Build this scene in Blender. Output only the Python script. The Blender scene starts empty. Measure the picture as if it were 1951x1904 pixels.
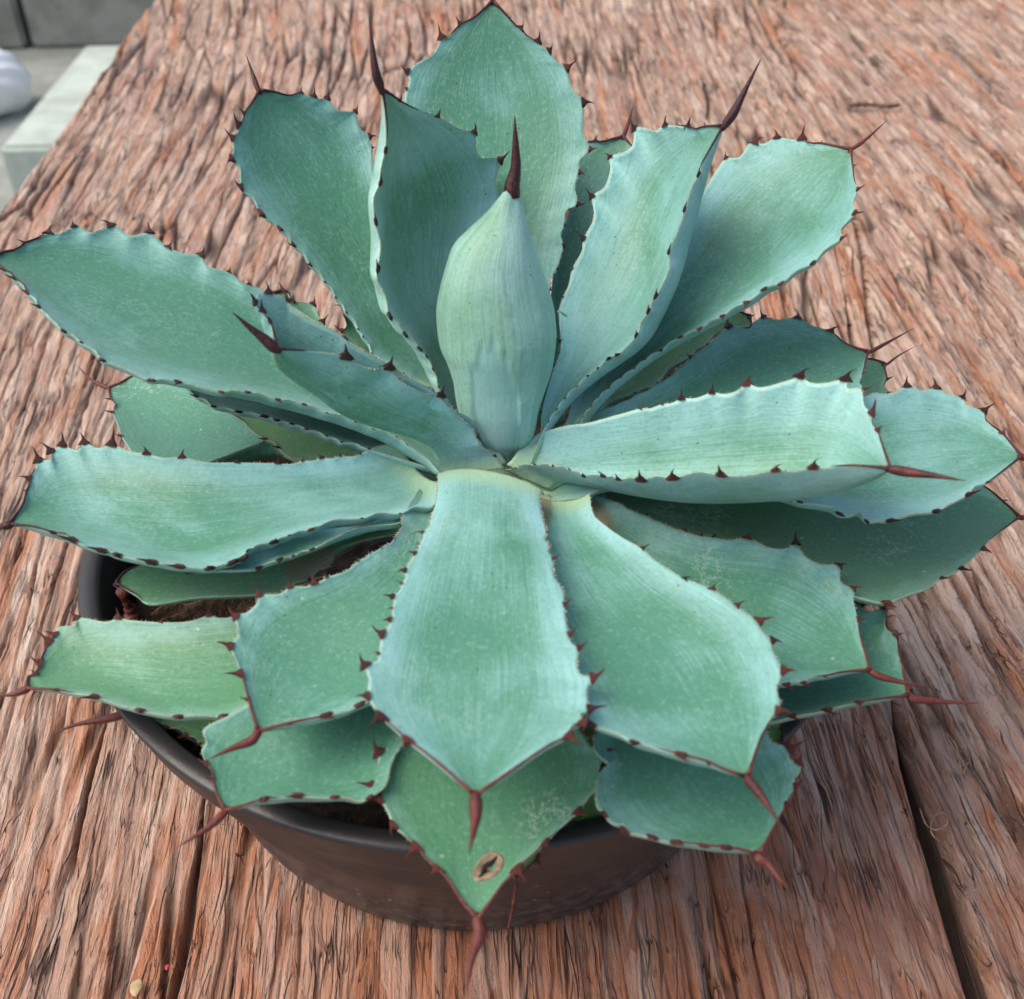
import bpy, bmesh, math, random
import numpy as np
from mathutils import Vector, Matrix
random.seed(4); rng = np.random.default_rng(4)
scene = bpy.context.scene
col = scene.collection
R = math.radians

# ------------------------------------------------------------------ camera
CAM = np.array([.007, -.255, .31]); PITCH = R(40); FPX = 2200.; CX, CY = 975.5, 952.
cd = bpy.data.cameras.new('camera'); cam = bpy.data.objects.new('camera', cd); col.objects.link(cam)
cam.location = CAM; cam.rotation_euler = (R(90) - PITCH, 0, 0)
cd.sensor_width = 36; cd.lens = 36 * FPX / 1951.; cd.clip_start = .01; cd.clip_end = 200
cd.dof.use_dof = True; cd.dof.focus_distance = .345; cd.dof.aperture_fstop = 20
scene.camera = cam
# ------------------------------------------------------------------ world, sun, exposure
SUN_EL, SUN_AZ = 56, 188      # azimuth counted from +x towards +y: the light comes from behind and left
w = bpy.data.worlds.new('World'); scene.world = w; w.use_nodes = True
nt = w.node_tree; nt.nodes.clear()
sky = nt.nodes.new('ShaderNodeTexSky'); sky.sky_type = 'NISHITA'; sky.sun_disc = False
sky.sun_elevation = R(SUN_EL); sky.sun_rotation = R(90 - SUN_AZ); sky.air_density = 1.0; sky.dust_density = 5.0; sky.ozone_density = 0.8
bg = nt.nodes.new('ShaderNodeBackground'); bg.inputs['Strength'].default_value = .15
wo = nt.nodes.new('ShaderNodeOutputWorld'); nt.links.new(sky.outputs[0], bg.inputs[0]); nt.links.new(bg.outputs[0], wo.inputs[0])
sl = bpy.data.lights.new('sun', 'SUN'); sl.energy = 1.0; sl.angle = R(45); sl.color = (1, .96, .91)
so = bpy.data.objects.new('sun', sl); col.objects.link(so)
sd = Vector((math.cos(R(SUN_AZ)) * math.cos(R(SUN_EL)), math.sin(R(SUN_AZ)) * math.cos(R(SUN_EL)), math.sin(R(SUN_EL))))
so.rotation_euler = (-sd).to_track_quat('-Z', 'Y').to_euler()
scene.view_settings.view_transform = 'Standard'; scene.view_settings.look = 'None'
scene.view_settings.exposure = 0.5; scene.view_settings.gamma = 1
scene.render.engine = 'CYCLES'

# ------------------------------------------------------------------ helpers
FW = np.array([0, math.cos(PITCH), -math.sin(PITCH)]); UP = np.array([0, math.sin(PITCH), math.cos(PITCH)]); RT = np.array([1., 0, 0])
def ray(x, y): return FW + RT * (x - CX) / FPX - UP * (y - CY) / FPX
def at_z(x, y, z):
    d = ray(x, y); return CAM + d * (z - CAM[2]) / d[2]
ZONE = dict(A=(0, 0), B=(617.9, 0), C=(1264.5, 0), D=(0, 617.9), E=(617.9, 617.9), F=(1264.5, 617.9), G=(0, 1217.9), H=(617.9, 1217.9), I=(1264.5, 1217.9))
Z2 = dict(a=(137.3, 1016.), c=(1029.7, 1304.3), d=(411.9, 480.5), e=(961.1, 549.2))
def parse(s):
    out = []; ox = oy = 0; k = 1.
    for t in s.split():
        if t in ZONE: (ox, oy), k = ZONE[t], .3605
        elif t in Z2: (ox, oy), k = Z2[t], .28845
        elif t == 'W': ox = oy = 0; k = 1.
        else:
            f = 0
            if t[-1] in 'TtX': f = {'T': 1., 't': .6, 'X': 1.35}[t[-1]]; t = t[:-1]
            x, y = t.split(','); out.append((ox + float(x) * k, oy + float(y) * k, f))
    return out
def mesh_obj(name, verts, faces, m, parent=None, smooth=True, uvs=None):
    me = bpy.data.meshes.new(name)
    verts = np.asarray(verts, dtype=np.float32)
    me.from_pydata(verts.tolist(), [], faces if isinstance(faces, list) else faces.tolist())
    if uvs is not None:
        lay = me.uv_layers.new(name='UVMap'); li = np.zeros(len(me.loops), dtype=np.int32); me.loops.foreach_get('vertex_index', li)
        lay.data.foreach_set('uv', np.asarray(uvs, dtype=np.float32)[li].ravel())
    if smooth: me.polygons.foreach_set('use_smooth', [True] * len(me.polygons))
    me.materials.append(m); me.update()
    o = bpy.data.objects.new(name, me); col.objects.link(o)
    if parent: o.parent = parent
    return o
def empty(name, loc=(0, 0, 0)):
    o = bpy.data.objects.new(name, None); o.location = loc; o.empty_display_size = .02; col.objects.link(o); return o
def tag(o, label=None, cat=None, group=None, kind=None):
    for k, v in (('label', label), ('category', cat), ('group', group), ('kind', kind)):
        if v: o[k] = v
    return o
def tube(path, rad, n=8, cap=True, flat=1., side=None):
    """tapered tube along a 3-D path, returns verts, faces"""
    path = np.asarray(path, float); rad = np.asarray(rad, float); m = len(path)
    T = np.gradient(path, axis=0); T /= np.linalg.norm(T, axis=1)[:, None] + 1e-12
    ref = np.array([0, 0, 1.]) if side is None else np.asarray(side, float)
    V = []
    for i in range(m):
        a = np.cross(T[i], ref)
        if np.linalg.norm(a) < 1e-4: a = np.cross(T[i], [1, 0, 0])
        a /= np.linalg.norm(a); b = np.cross(a, T[i])
        for k in range(n):
            t = 2 * math.pi * k / n; V.append(path[i] + rad[i] * (math.cos(t) * a + flat * math.sin(t) * b))
    Fc = [(i * n + k, i * n + (k + 1) % n, (i + 1) * n + (k + 1) % n, (i + 1) * n + k) for i in range(m - 1) for k in range(n)]
    if cap: Fc += [tuple(range(n))[::-1], tuple(range((m - 1) * n, m * n))]
    return np.array(V), Fc
def join(parts):
    V = []; Fc = []; o = 0
    for v, f in parts:
        V.append(np.asarray(v)); Fc += [tuple(i + o for i in q) for q in f]; o += len(v)
    return np.vstack(V), Fc
def catmull(P, n):
    """resample a polyline smoothly at n arc-length positions"""
    P = np.asarray(P, float); Q = np.vstack([2 * P[0] - P[1], P, 2 * P[-1] - P[-2]]); out = []
    for i in range(1, len(Q) - 2):
        p0, p1, p2, p3 = Q[i - 1:i + 3]
        for t in np.linspace(0, 1, 10, endpoint=False):
            out.append(.5 * ((2 * p1) + (-p0 + p2) * t + (2 * p0 - 5 * p1 + 4 * p2 - p3) * t * t + (-p0 + 3 * p1 - 3 * p2 + p3) * t ** 3))
    out.append(P[-1]); out = np.array(out)
    if n is None: return out
    s = np.r_[0, np.cumsum(np.linalg.norm(np.diff(out, axis=0), axis=1))]; q = np.linspace(0, s[-1], n)
    return np.stack([np.interp(q, s, out[:, k]) for k in range(out.shape[1])], 1)

# ------------------------------------------------------------------ materials
class N:
    """small node-graph writer"""
    def __init__(s, name):
        s.m = bpy.data.materials.new(name); s.m.use_nodes = True; s.t = s.m.node_tree; s.t.nodes.clear()
        s.out = s.t.nodes.new('ShaderNodeOutputMaterial'); s.b = s.t.nodes.new('ShaderNodeBsdfPrincipled'); s.t.links.new(s.b.outputs[0], s.out.inputs[0])
    def n(s, typ, **kw):
        x = s.t.nodes.new('ShaderNode' + typ)
        for k, v in kw.items(): setattr(x, k, v)
        return x
    def put(s, sock, v):
        if isinstance(v, bpy.types.NodeSocket): s.t.links.new(v, sock)
        elif v is not None:
            if isinstance(v, (tuple, list)) and len(v) == 3 and sock.type == 'RGBA': v = (*v, 1)
            sock.default_value = v
    def set(s, name, v): s.put(s.b.inputs[name], v)
    def math(s, op, a, b=None, c=None, clamp=False):
        x = s.n('Math', operation=op, use_clamp=clamp)
        for i, v in enumerate((a, b, c)): s.put(x.inputs[i], v) if v is not None else None
        return x.outputs[0]
    def mix(s, f, a, b, mode='MIX'):
        x = s.n('Mix', data_type='RGBA', blend_type=mode); s.put(x.inputs[0], f); s.put(x.inputs[6], a); s.put(x.inputs[7], b); return x.outputs[2]
    def ramp(s, v, a, b, lo=0., hi=1., smooth=True):
        x = s.n('MapRange', interpolation_type='SMOOTHSTEP' if smooth else 'LINEAR'); s.put(x.inputs[0], v)
        for i, q in enumerate((a, b, lo, hi)): s.put(x.inputs[i + 1], q)
        return x.outputs[0]
    def noise(s, vec, scale=1., detail=4., rough=.55, dist=0.):
        x = s.n('TexNoise'); s.put(x.inputs['Vector'], vec); s.put(x.inputs['Scale'], scale); s.put(x.inputs['Detail'], detail); s.put(x.inputs['Roughness'], rough); s.put(x.inputs['Distortion'], dist); return x.outputs[0]
    def noisec(s, vec, scale=1., detail=2.):
        x = s.n('TexNoise'); s.put(x.inputs['Vector'], vec); s.put(x.inputs['Scale'], scale); s.put(x.inputs['Detail'], detail); return x.outputs[1]
    def voro(s, vec, scale=1., feat='DISTANCE_TO_EDGE', rnd=1.):
        x = s.n('TexVoronoi', feature=feat); s.put(x.inputs['Vector'], vec); s.put(x.inputs['Scale'], scale); s.put(x.inputs['Randomness'], rnd); return x
    def vmath(s, op, a, b=None, sc=None):
        x = s.n('VectorMath', operation=op); s.put(x.inputs[0], a)
        if b is not None: s.put(x.inputs[1], b)
        if sc is not None: s.put(x.inputs['Scale'], sc)
        return x.outputs[0]
    def bump(s, h, dist, strength=1., nrm=None):
        x = s.n('Bump'); s.put(x.inputs['Height'], h); x.inputs['Distance'].default_value = dist; x.inputs['Strength'].default_value = strength
        if nrm is not None: s.put(x.inputs['Normal'], nrm)
        return x.outputs[0]

def leaf_material():
    g = N('agave_leaf'); uv = g.n('UVMap').outputs[0]; sep = g.n('SeparateXYZ'); g.put(sep.inputs[0], uv); U, V = sep.outputs[0], sep.outputs[1]
    oi = g.n('ObjectInfo'); oc = g.n('SeparateColor'); g.put(oc.inputs[0], oi.outputs['Color']); BL, YE, SP = oc.outputs[0], oc.outputs[1], oc.outputs[2]
    obj = g.n('TexCoord').outputs['Object']; rnd = oi.outputs['Random']
    off = g.n('CombineXYZ'); g.put(off.inputs[2], g.math('MULTIPLY', rnd, 37.)); off = off.outputs[0]
    p = g.vmath('ADD', uv, off)
    big = g.noise(g.vmath('MULTIPLY', p, (1.3, 3.2, 1)), 1.6, 2., .5)
    med = g.noise(g.vmath('MULTIPLY', p, (5, 8, 1)), 2., 4., .6)
    stripe = g.noise(g.vmath('MULTIPLY', p, (75, 1.6, 1)), 1.0, 3., .6, .15)
    stripe2 = g.noise(g.vmath('MULTIPLY', p, (190, 7., 1)), 1.0, 3., .6)
    edge = g.math('ABSOLUTE', g.math('SUBTRACT', g.n('Attribute', attribute_name='across').outputs['Fac'], .5))              # 0 midrib .. .5 margin
    # bloom (pale blue wax): at the margins, towards the base, in cross bands
    b = g.math('MULTIPLY', g.ramp(edge, .22, .5), .55)
    b = g.math('ADD', b, g.ramp(V, .42, .05, 0., .55))
    band = g.math('SINE', g.math('ADD', g.math('MULTIPLY', V, 15.), g.math('MULTIPLY', big, 5.)))
    b = g.math('ADD', b, g.math('MULTIPLY', g.math('MULTIPLY', band, .16), g.ramp(edge, .5, .2)))
    b = g.math('ADD', b, g.math('MULTIPLY', g.math('SUBTRACT', big, .5), .95))
    b = g.math('ADD', b, g.math('MULTIPLY', g.math('SUBTRACT', med, .5), .45))
    b = g.math('ADD', b, g.math('MULTIPLY', g.math('SUBTRACT', stripe, .5), .5))
    b = g.math('ADD', b, g.math('MULTIPLY', g.math('SUBTRACT', stripe2, .5), .85))
    b = g.math('ADD', b, g.math('SUBTRACT', BL, .42), clamp=True)
    green = g.mix(YE, (.076, .243, .150), (.13, .29, .055))
    c = g.mix(b, green, g.mix(YE, (.280, .545, .530), (.60, .78, .60)))
    mot = g.noise(obj, 900., 3., .7); c = g.mix(g.ramp(mot, .5, .75, 0., .28), c, (.36, .56, .50)); c = g.mix(g.ramp(mot, .5, .28, 0., .30), c, (.06, .19, .115))
    # yellow-green at the very base and along the margin line
    c = g.mix(g.ramp(V, .09, 0., 0., .75), c, (.36, .52, .26))
    c = g.mix(g.math('MULTIPLY', g.ramp(edge, .485, .5), .45), c, (.46, .60, .43))
    # rubbed spots, pale scars and dark specks
    sc = g.voro(obj, 900.); sc1 = g.voro(obj, 520., 'F1')
    pick = g.math('GREATER_THAN', g.n('SeparateXYZ').outputs[0], 2.)
    sx = g.n('SeparateXYZ'); g.put(sx.inputs[0], sc1.outputs['Color'])
    spot = g.math('MULTIPLY', g.math('LESS_THAN', sc1.outputs['Distance'], g.math('MULTIPLY', sx.outputs[1], .30)), g.math('GREATER_THAN', sx.outputs[0], .90))
    patch = g.ramp(g.noise(obj, 55., 2.), .5, .62)
    c = g.mix(g.math('MULTIPLY', g.math('MULTIPLY', spot, patch), SP), c, (.42, .52, .36))
    s2 = g.voro(obj, 330., 'F1'); sx2 = g.n('SeparateXYZ'); g.put(sx2.inputs[0], s2.outputs['Color'])
    dk = g.math('MULTIPLY', g.math('LESS_THAN', s2.outputs['Distance'], .09), g.math('GREATER_THAN', sx2.outputs[0], .80))
    c = g.mix(g.math('MULTIPLY', dk, .75), c, (.03, .07, .04))
    crk = g.math('SUBTRACT', 1., g.ramp(g.math('ABSOLUTE', g.math('SUBTRACT', g.noise(obj, 75., 6., .7), .5)), .0, .011))
    crm = g.ramp(g.noise(g.vmath('ADD', obj, (3, 1, 5)), 26., 1.), .56, .62)
    c = g.mix(g.math('MULTIPLY', g.math('MULTIPLY', crk, crm), g.math('MULTIPLY', SP, .85)), c, (.46, .58, .44))
    wx_ = g.n('Attribute', attribute_name='wax').outputs['Fac']; c = g.mix(wx_, c, (.27, .49, .50))
    att = g.n('Attribute', attribute_name='stain'); c = g.mix(att.outputs['Fac'], c, (.20, .16, .085))
    g.set('Base Color', c); g.set('Roughness', g.ramp(b, 0., 1., .44, .62)); g.set('Specular IOR Level', .42)
    g.set('Sheen Weight', .12); g.set('Sheen Roughness', .5)
    
    h = g.math('ADD', g.math('MULTIPLY', stripe, .3), g.math('ADD', g.math('MULTIPLY', g.noise(obj, 420., 3., .6), .35), g.math('MULTIPLY', med, 1.2)))
    g.set('Normal', g.bump(h, .0006, .55)); return g.m
def spine_material(name='horny_spine', c1=(.040, .006, .008), c2=(.130, .028, .020)):
    g = N(name); obj = g.n('TexCoord').outputs['Object']; oi = g.n('ObjectInfo')
    oc = g.n('SeparateColor'); g.put(oc.inputs[0], oi.outputs['Color'])
    f = g.math('ADD', g.noise(obj, 260., 3.), g.math('MULTIPLY', g.math('SUBTRACT', oc.outputs[0], .5), 1.4), clamp=True)
    c = g.mix(g.ramp(f, .3, .75), c1, c2)
    c = g.mix(g.math('MULTIPLY', g.ramp(g.noise(obj, 600., 4.), .58, .75), oc.outputs[1]), c, (.30, .22, .18))
    tipf = g.noise(g.vmath('MULTIPLY', obj, (1, 1, 1)), 1400., 4., .7); c = g.mix(g.ramp(tipf, .5, .75, 0., .25), c, (.30, .14, .10)); c = g.mix(g.ramp(tipf, .45, .3, 0., .5), c, (.03, .006, .006))
    g.set('Base Color', c); g.set('Roughness', .42); g.set('Specular IOR Level', .4)
    g.set('Normal', g.bump(g.noise(obj, 900., 4., .7), .0006, .7)); return g.m
def wood_material(name, seed, fresh):
    """the relief is in the mesh; 'crack' and 'plate' come with it; grain runs along UV.y (metres)"""
    g = N(name); uv = g.n('UVMap').outputs[0]
    p = g.vmath('ADD', uv, (seed, seed * .7, 0))
    wv = g.vmath('SUBTRACT', g.noisec(g.vmath('MULTIPLY', p, (1, .4, 1)), 60., 2.), (.5, .5, .5))
    q = g.vmath('ADD', p, g.vmath('MULTIPLY', wv, (.0035, .02, 0)))
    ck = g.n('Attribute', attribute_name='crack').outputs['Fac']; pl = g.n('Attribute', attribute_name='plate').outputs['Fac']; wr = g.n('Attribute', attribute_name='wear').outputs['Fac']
    fib = g.noise(g.vmath('MULTIPLY', q, (1, .09, 1)), 900., 4., .65)
    fib2 = g.noise(g.vmath('MULTIPLY', q, (1, .14, 1)), 260., 4., .65)
    tone = g.noise(g.vmath('MULTIPLY', q, (1, .16, 1)), 60., 4., .6)
    big = g.noise(g.vmath('MULTIPLY', p, (1, .5, 1)), 9., 3.)
    blot = g.noise(p, 45., 4., .6)
    weath = (.47, .312, .218); red = (.43, .172, .085); pale = (.70, .55, .44); dark = (.16, .072, .042); oran = (.48, .170, .060); ps = g.n('Attribute', attribute_name='splinter').outputs['Fac']
    f = g.math('ADD', g.math('MULTIPLY', g.math('SUBTRACT', tone, .5), 1.6), g.math('MULTIPLY', g.math('SUBTRACT', big, .5), 1.4))
    f = g.math('ADD', f, g.math('MULTIPLY', g.math('SUBTRACT', pl, .5), .5)); f = g.math('ADD', f, g.math('MULTIPLY', wr, 1.15)); f = g.math('ADD', f, fresh)
    c = g.mix(g.ramp(f, -.05, .75), weath, red)
    c = g.mix(g.math('MULTIPLY', g.ramp(fib2, .50, .72), g.ramp(wr, 0., 1., .75, .25)), c, pale)
    c = g.mix(g.ramp(fib2, .46, .26, 0., .75), c, dark)
    vs = g.voro(g.vmath('MULTIPLY', q, (1, .10, 1)), 330., 'F1'); vx = g.n('SeparateXYZ'); g.put(vx.inputs[0], vs.outputs['Color'])
    c = g.mix(g.ramp(ps, .80, .86, 0., .45), c, pale); c = g.mix(g.ramp(ps, .16, .10, 0., .45), c, (.27, .175, .15))
    c = g.mix(g.ramp(vx.outputs[0], .72, .80, 0., .55), c, pale); c = g.mix(g.ramp(vx.outputs[1], .76, .84, 0., .5), c, red); c = g.mix(g.ramp(vx.outputs[2], .80, .88, 0., .35), c, (.32, .20, .17))
    c = g.mix(g.math('MULTIPLY', g.ramp(blot, .48, .62), .5), c, (.52, .36, .27))
    on = g.ramp(g.noise(g.vmath('MULTIPLY', q, (1, .06, 1)), 75., 3.), .58, .63)
    c = g.mix(g.math('MULTIPLY', on, .6), c, oran)
    on2 = g.ramp(g.noise(g.vmath('ADD', g.vmath('MULTIPLY', q, (1, .22, 1)), (9, 4, 0)), 80., 4.), .64, .72)
    c = g.mix(g.math('MULTIPLY', on2, .4), c, (.55, .50, .47))
    c = g.mix(g.math('MULTIPLY', g.ramp(fib, .48, .75), .4), c, (.58, .43, .36)); c = g.mix(g.math('MULTIPLY', g.ramp(fib, .48, .25), .5), c, (.13, .07, .05))
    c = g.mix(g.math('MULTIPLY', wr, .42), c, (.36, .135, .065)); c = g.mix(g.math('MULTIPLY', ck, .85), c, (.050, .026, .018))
    w3 = g.vmath('SUBTRACT', g.noisec(g.vmath('MULTIPLY', p, (1, .5, 1)), 170., 2.), (.5, .5, .5)); q3 = g.vmath('ADD', q, g.vmath('MULTIPLY', w3, (.0010, .003, 0)))
    k1 = g.math('ABSOLUTE', g.math('SUBTRACT', g.noise(g.vmath('MULTIPLY', q3, (1, .05, 1)), 210., 2., .6), .5)); o1 = g.ramp(g.noise(g.vmath('MULTIPLY', p, (1, .4, 1)), 45., 3.), .50, .66)
    k2 = g.math('ABSOLUTE', g.math('SUBTRACT', g.noise(g.vmath('ADD', g.vmath('MULTIPLY', q3, (1, .11, 1)), (3, 8, 0)), 470., 1., .5), .5)); o2 = g.ramp(g.noise(g.vmath('MULTIPLY', p, (1, .5, 1)), 90., 3.), .50, .66)
    k3 = g.math('ABSOLUTE', g.math('SUBTRACT', g.noise(g.vmath('MULTIPLY', q3, (.45, 1, 1)), 190., 2., .5), .5)); o3 = g.ramp(g.noise(g.vmath('ADD', p, (5, 5, 0)), 110., 2.), .60, .68)
    s1 = g.math('MULTIPLY', g.ramp(k1, .026, .008), o1); s2 = g.math('MULTIPLY', g.ramp(k2, .030, .004), g.math('MULTIPLY', o2, .7)); s3 = g.math('MULTIPLY', g.ramp(k3, .022, .003), g.math('MULTIPLY', o3, .0))
    sp_ = g.math('MAXIMUM', s1, g.math('MAXIMUM', s2, s3)); c = g.mix(g.math('MULTIPLY', sp_, .85), c, (.045, .024, .018))
    ledge = g.noise(g.vmath('MULTIPLY', q3, (1, .12, 1)), 120., 2., .5); led = g.math('FRACT', g.math('MULTIPLY', ledge, 7.)); led = g.ramp(led, .0, .18)
    c = g.mix(g.math('MULTIPLY', g.math('SUBTRACT', 1., led), .22), c, (.12, .065, .045))
    gr_ = g.noise(g.vmath('MULTIPLY', q, (1, .4, 1)), 1100., 4., .7); c = g.mix(g.ramp(gr_, .60, .72, 0., .45), c, (.60, .46, .38)); c = g.mix(g.ramp(gr_, .40, .30, 0., .55), c, (.09, .045, .03))
    g.set('Base Color', c); g.set('Roughness', g.ramp(fib2, .3, .7, .52, .75)); g.set('Specular IOR Level', .36)
    hh = g.math('ADD', g.math('MULTIPLY', fib, .45), g.math('MULTIPLY', fib2, .8)); grit = g.noise(g.vmath('MULTIPLY', q, (1, .45, 1)), 1500., 3., .7); hh = g.math('ADD', hh, g.math('MULTIPLY', grit, .28)); hh = g.math('SUBTRACT', hh, g.math('MULTIPLY', sp_, 1.2)); hh = g.math('ADD', hh, g.math('MULTIPLY', led, .35))
    g.set('Normal', g.bump(hh, .0022, 1.))
    return g.m
def simple(name, c, rough=.6, sc=40., var=.25, bump=.3, bd=.001, spec=.5):
    g = N(name); obj = g.n('TexCoord').outputs['Object']; n = g.noise(obj, sc, 5., .6)
    a = tuple(x * (1 - var) for x in c); b = tuple(min(1, x * (1 + var)) for x in c)
    g.set('Base Color', g.mix(g.ramp(n, .3, .7), a, b)); g.set('Roughness', rough); g.set('Specular IOR Level', spec)
    g.set('Normal', g.bump(g.noise(obj, sc * 5, 4.), bd, bump)); return g.m
def pot_material():
    g = N('pot_plastic'); obj = g.n('TexCoord').outputs['Object']; s = g.n('SeparateXYZ'); g.put(s.inputs[0], obj)
    dust = g.math('MULTIPLY', g.ramp(s.outputs[2], .05, .0), g.ramp(g.noise(obj, 260., 6., .75), .40, .66))
    sp = g.voro(obj, 330., 'F1'); sx = g.n('SeparateXYZ'); g.put(sx.inputs[0], sp.outputs['Color'])
    fl = g.math('MULTIPLY', g.math('LESS_THAN', sp.outputs['Distance'], .22), g.math('GREATER_THAN', sx.outputs[0], .93))
    c = g.mix(g.math('MULTIPLY', dust, .55), (.028, .026, .026), (.24, .225, .21)); c = g.mix(g.math('MULTIPLY', fl, g.ramp(s.outputs[2], .075, .02, 0., .8)), c, (.34, .31, .29))
    c = g.mix(g.ramp(g.noise(g.vmath('MULTIPLY', obj, (1, 1, 6)), 20., 3.), .4, .7, 0., .35), c, (.034, .030, .029))
    g.set('Base Color', c); g.set('Roughness', g.ramp(g.noise(obj, 60., 4.), .3, .7, .36, .52)); g.set('Specular IOR Level', .5)
    g.set('Normal', g.bump(g.noise(obj, 700., 3.), .0003, .35)); return g.m
M_LEAF = leaf_material(); M_SPINE = spine_material(); M_DENT = simple('pale_denticle', (.50, .42, .27), .5, 400., .4)
M_WOOD1 = wood_material('weathered_plank', 2.3, .0); M_WOOD2 = wood_material('weathered_plank_side', 7.9, .12)
M_POT = pot_material()

# ------------------------------------------------------------------ the table: two slabs with a gap between them
table = tag(empty('wooden_table', (0, 0, -.72)), 'rough weathered reddish wooden table with deep cracked grain under the potted agave', 'table')
def edge_curve(pts, z=0.): return np.array([at_z(x, y, z)[:2] for x, y in pts])
leftE = edge_curve([(330, -62), (285, 0), (205, 105), (150, 190), (95, 268), (0, 392), (-70, 490), (-200, 680), (-420, 1100), (-600, 1600), (-760, 2200)])
gapL = edge_curve([(1395, -160), (1455, 0), (1508, 110), (1588, 280), (1640, 450), (1672, 700), (1690, 1000), (1701, 1250), (1709, 1352), (1722, 1440), (1767, 1600), (1812, 1760), (1858, 1904), (1960, 2200)])
gapR = edge_curve([(1396, -160), (1456, 0), (1509, 110), (1589, 280), (1641, 450), (1673, 700), (1691, 1000), (1703, 1250), (1712, 1352), (1741, 1440), (1804, 1600), (1854, 1760), (1906, 1904), (2010, 2200)])
def xat(E_, y):
    i = np.argsort(E_[:, 1]); return np.interp(y, E_[i, 1], E_[i, 0])
def perlin(x, y, seed=0):
    xi = np.floor(x).astype(np.int64); yi = np.floor(y).astype(np.int64); xf = x - xi; yf = y - yi
    def grad(ix, iy, fx, fy):
        h = (ix * 374761393 + iy * 668265263 + seed * 974634777) & 0xffffffff; h = ((h ^ (h >> 13)) * 1274126177) & 0xffffffff; a = (h ^ (h >> 16)) * (2 * math.pi / 4294967296.)
        return np.cos(a) * fx + np.sin(a) * fy
    u = xf ** 3 * (xf * (xf * 6 - 15) + 10); v = yf ** 3 * (yf * (yf * 6 - 15) + 10)
    a = grad(xi, yi, xf, yf); b = grad(xi + 1, yi, xf - 1, yf); c = grad(xi, yi + 1, xf, yf - 1); d = grad(xi + 1, yi + 1, xf - 1, yf - 1)
    return ((a * (1 - u) + b * u) * (1 - v) + (c * (1 - u) + d * u) * v) * 1.45
def fbm(x, y, seed, o=4, g_=.5): return sum(perlin(x * 2 ** k, y * 2 ** k, seed + k) * g_ ** k for k in range(o))
def sst(x, a, b): t = np.clip((x - a) / (b - a), 0, 1); return t * t * (3 - 2 * t)
def cells(x, y, seed):
    """jittered cells: distance to the border between cells, random number of the cell"""
    xi = np.floor(x).astype(np.int64); yi = np.floor(y).astype(np.int64)
    f1 = np.full(x.shape, 9.); f2 = np.full(x.shape, 9.); idr = np.zeros(x.shape)
    def h(ix, iy, k):
        q = (ix * 374761393 + iy * 668265263 + (seed * 31 + k) * 974634777) & 0xffffffff; q = ((q ^ (q >> 13)) * 1274126177) & 0xffffffff; return (q ^ (q >> 16)) / 4294967296.
    for dx in (-1, 0, 1):
        for dy in (-1, 0, 1):
            cx, cy = xi + dx, yi + dy; px, py = cx + h(cx, cy, 1), cy + h(cx, cy, 2)
            d = np.hypot(px - x, (py - y)); nearer = d < f1
            f2 = np.where(nearer, f1, np.minimum(f2, d)); idr = np.where(nearer, h(cx, cy, 3), idr); f1 = np.where(nearer, d, f1)
    return f2 - f1, idr
SPLITS = {3: [(-.185, .02), (-.138, -.01), (-.098, .015), (-.061, 0.), (-.034, .01), (.026, .008), (.088, .01)], 40: [(.235, .02), (.30, -.02), (.38, .01)]}
def relief(U, Vv, seed, wear):
    """height in metres, crack mask, plate id: long split strands of weathered wood"""
    u = U + .0026 * perlin(U * 9, Vv * 4.5, seed) + .0008 * perlin(U * 30, Vv * 12, seed + 4) + .0005 * fbm(U * 70, Vv * 50, seed + 5, 3); v = Vv + .004 * perlin(U * 50, Vv * 30, seed + 9)
    e1, r1 = cells(u * 100, v * 6.0, seed + 1); e2, r2 = cells(u * 215, v * 17, seed + 2)
    m1 = sst(perlin(u * 22, v * 9, seed + 14), -.45, .3); m2 = sst(perlin(u * 35, v * 16, seed + 15), -.25, .4)
    w1 = .07 + .26 * sst(perlin(u * 30, v * 10, seed + 16), -.3, .6)
    n3 = perlin(u * 260, v * 16, seed + 13)
    c1 = (1 - sst(e1, .0, w1)) * (.15 + .85 * m1); c2 = (1 - sst(e2, .0, .20)) * m2 * .75; c3 = (1 - sst(np.abs(n3), 0, .2)) * .3
    k = 1 - .62 * wear
    h = k * (-.0042 * c1 - .0016 * c2 - .0005 * c3 + .0013 * (r1 - .5) * sst(e1, 0, .25) + .0008 * (r2 - .5) * sst(e2, 0, .2)) + .0008 * perlin(u * 25, v * 6, seed + 20) * k
    h = h + .0009 * fbm(u * 170, v * 13, seed + 21, 3) + .0006 * fbm(u * 90, v * 70, seed + 22, 3) * k
    for j_, (u0, sl) in enumerate(SPLITS[seed]):
        wd = .0004 + .0009 * sst(perlin(v * 9 + j_ * 3, v * 0 + .5, seed + 60 + j_), -.2, .8); dd = np.abs(u - u0 - sl * v - .0025 * perlin(v * 14 + j_, v * 0 + .3, seed + 70 + j_))
        c4 = (1 - sst(dd, wd * .4, wd * 1.5)) * sst(perlin(v * 6 + j_ * 7, v * 0 + .7, seed + 80 + j_), -.15, .2); h = h - .004 * c4; c1 = np.maximum(c1, c4)
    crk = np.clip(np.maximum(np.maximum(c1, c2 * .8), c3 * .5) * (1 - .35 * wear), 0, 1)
    return h, crk, (.5 * r1 + .5 * r2), r2
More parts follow.
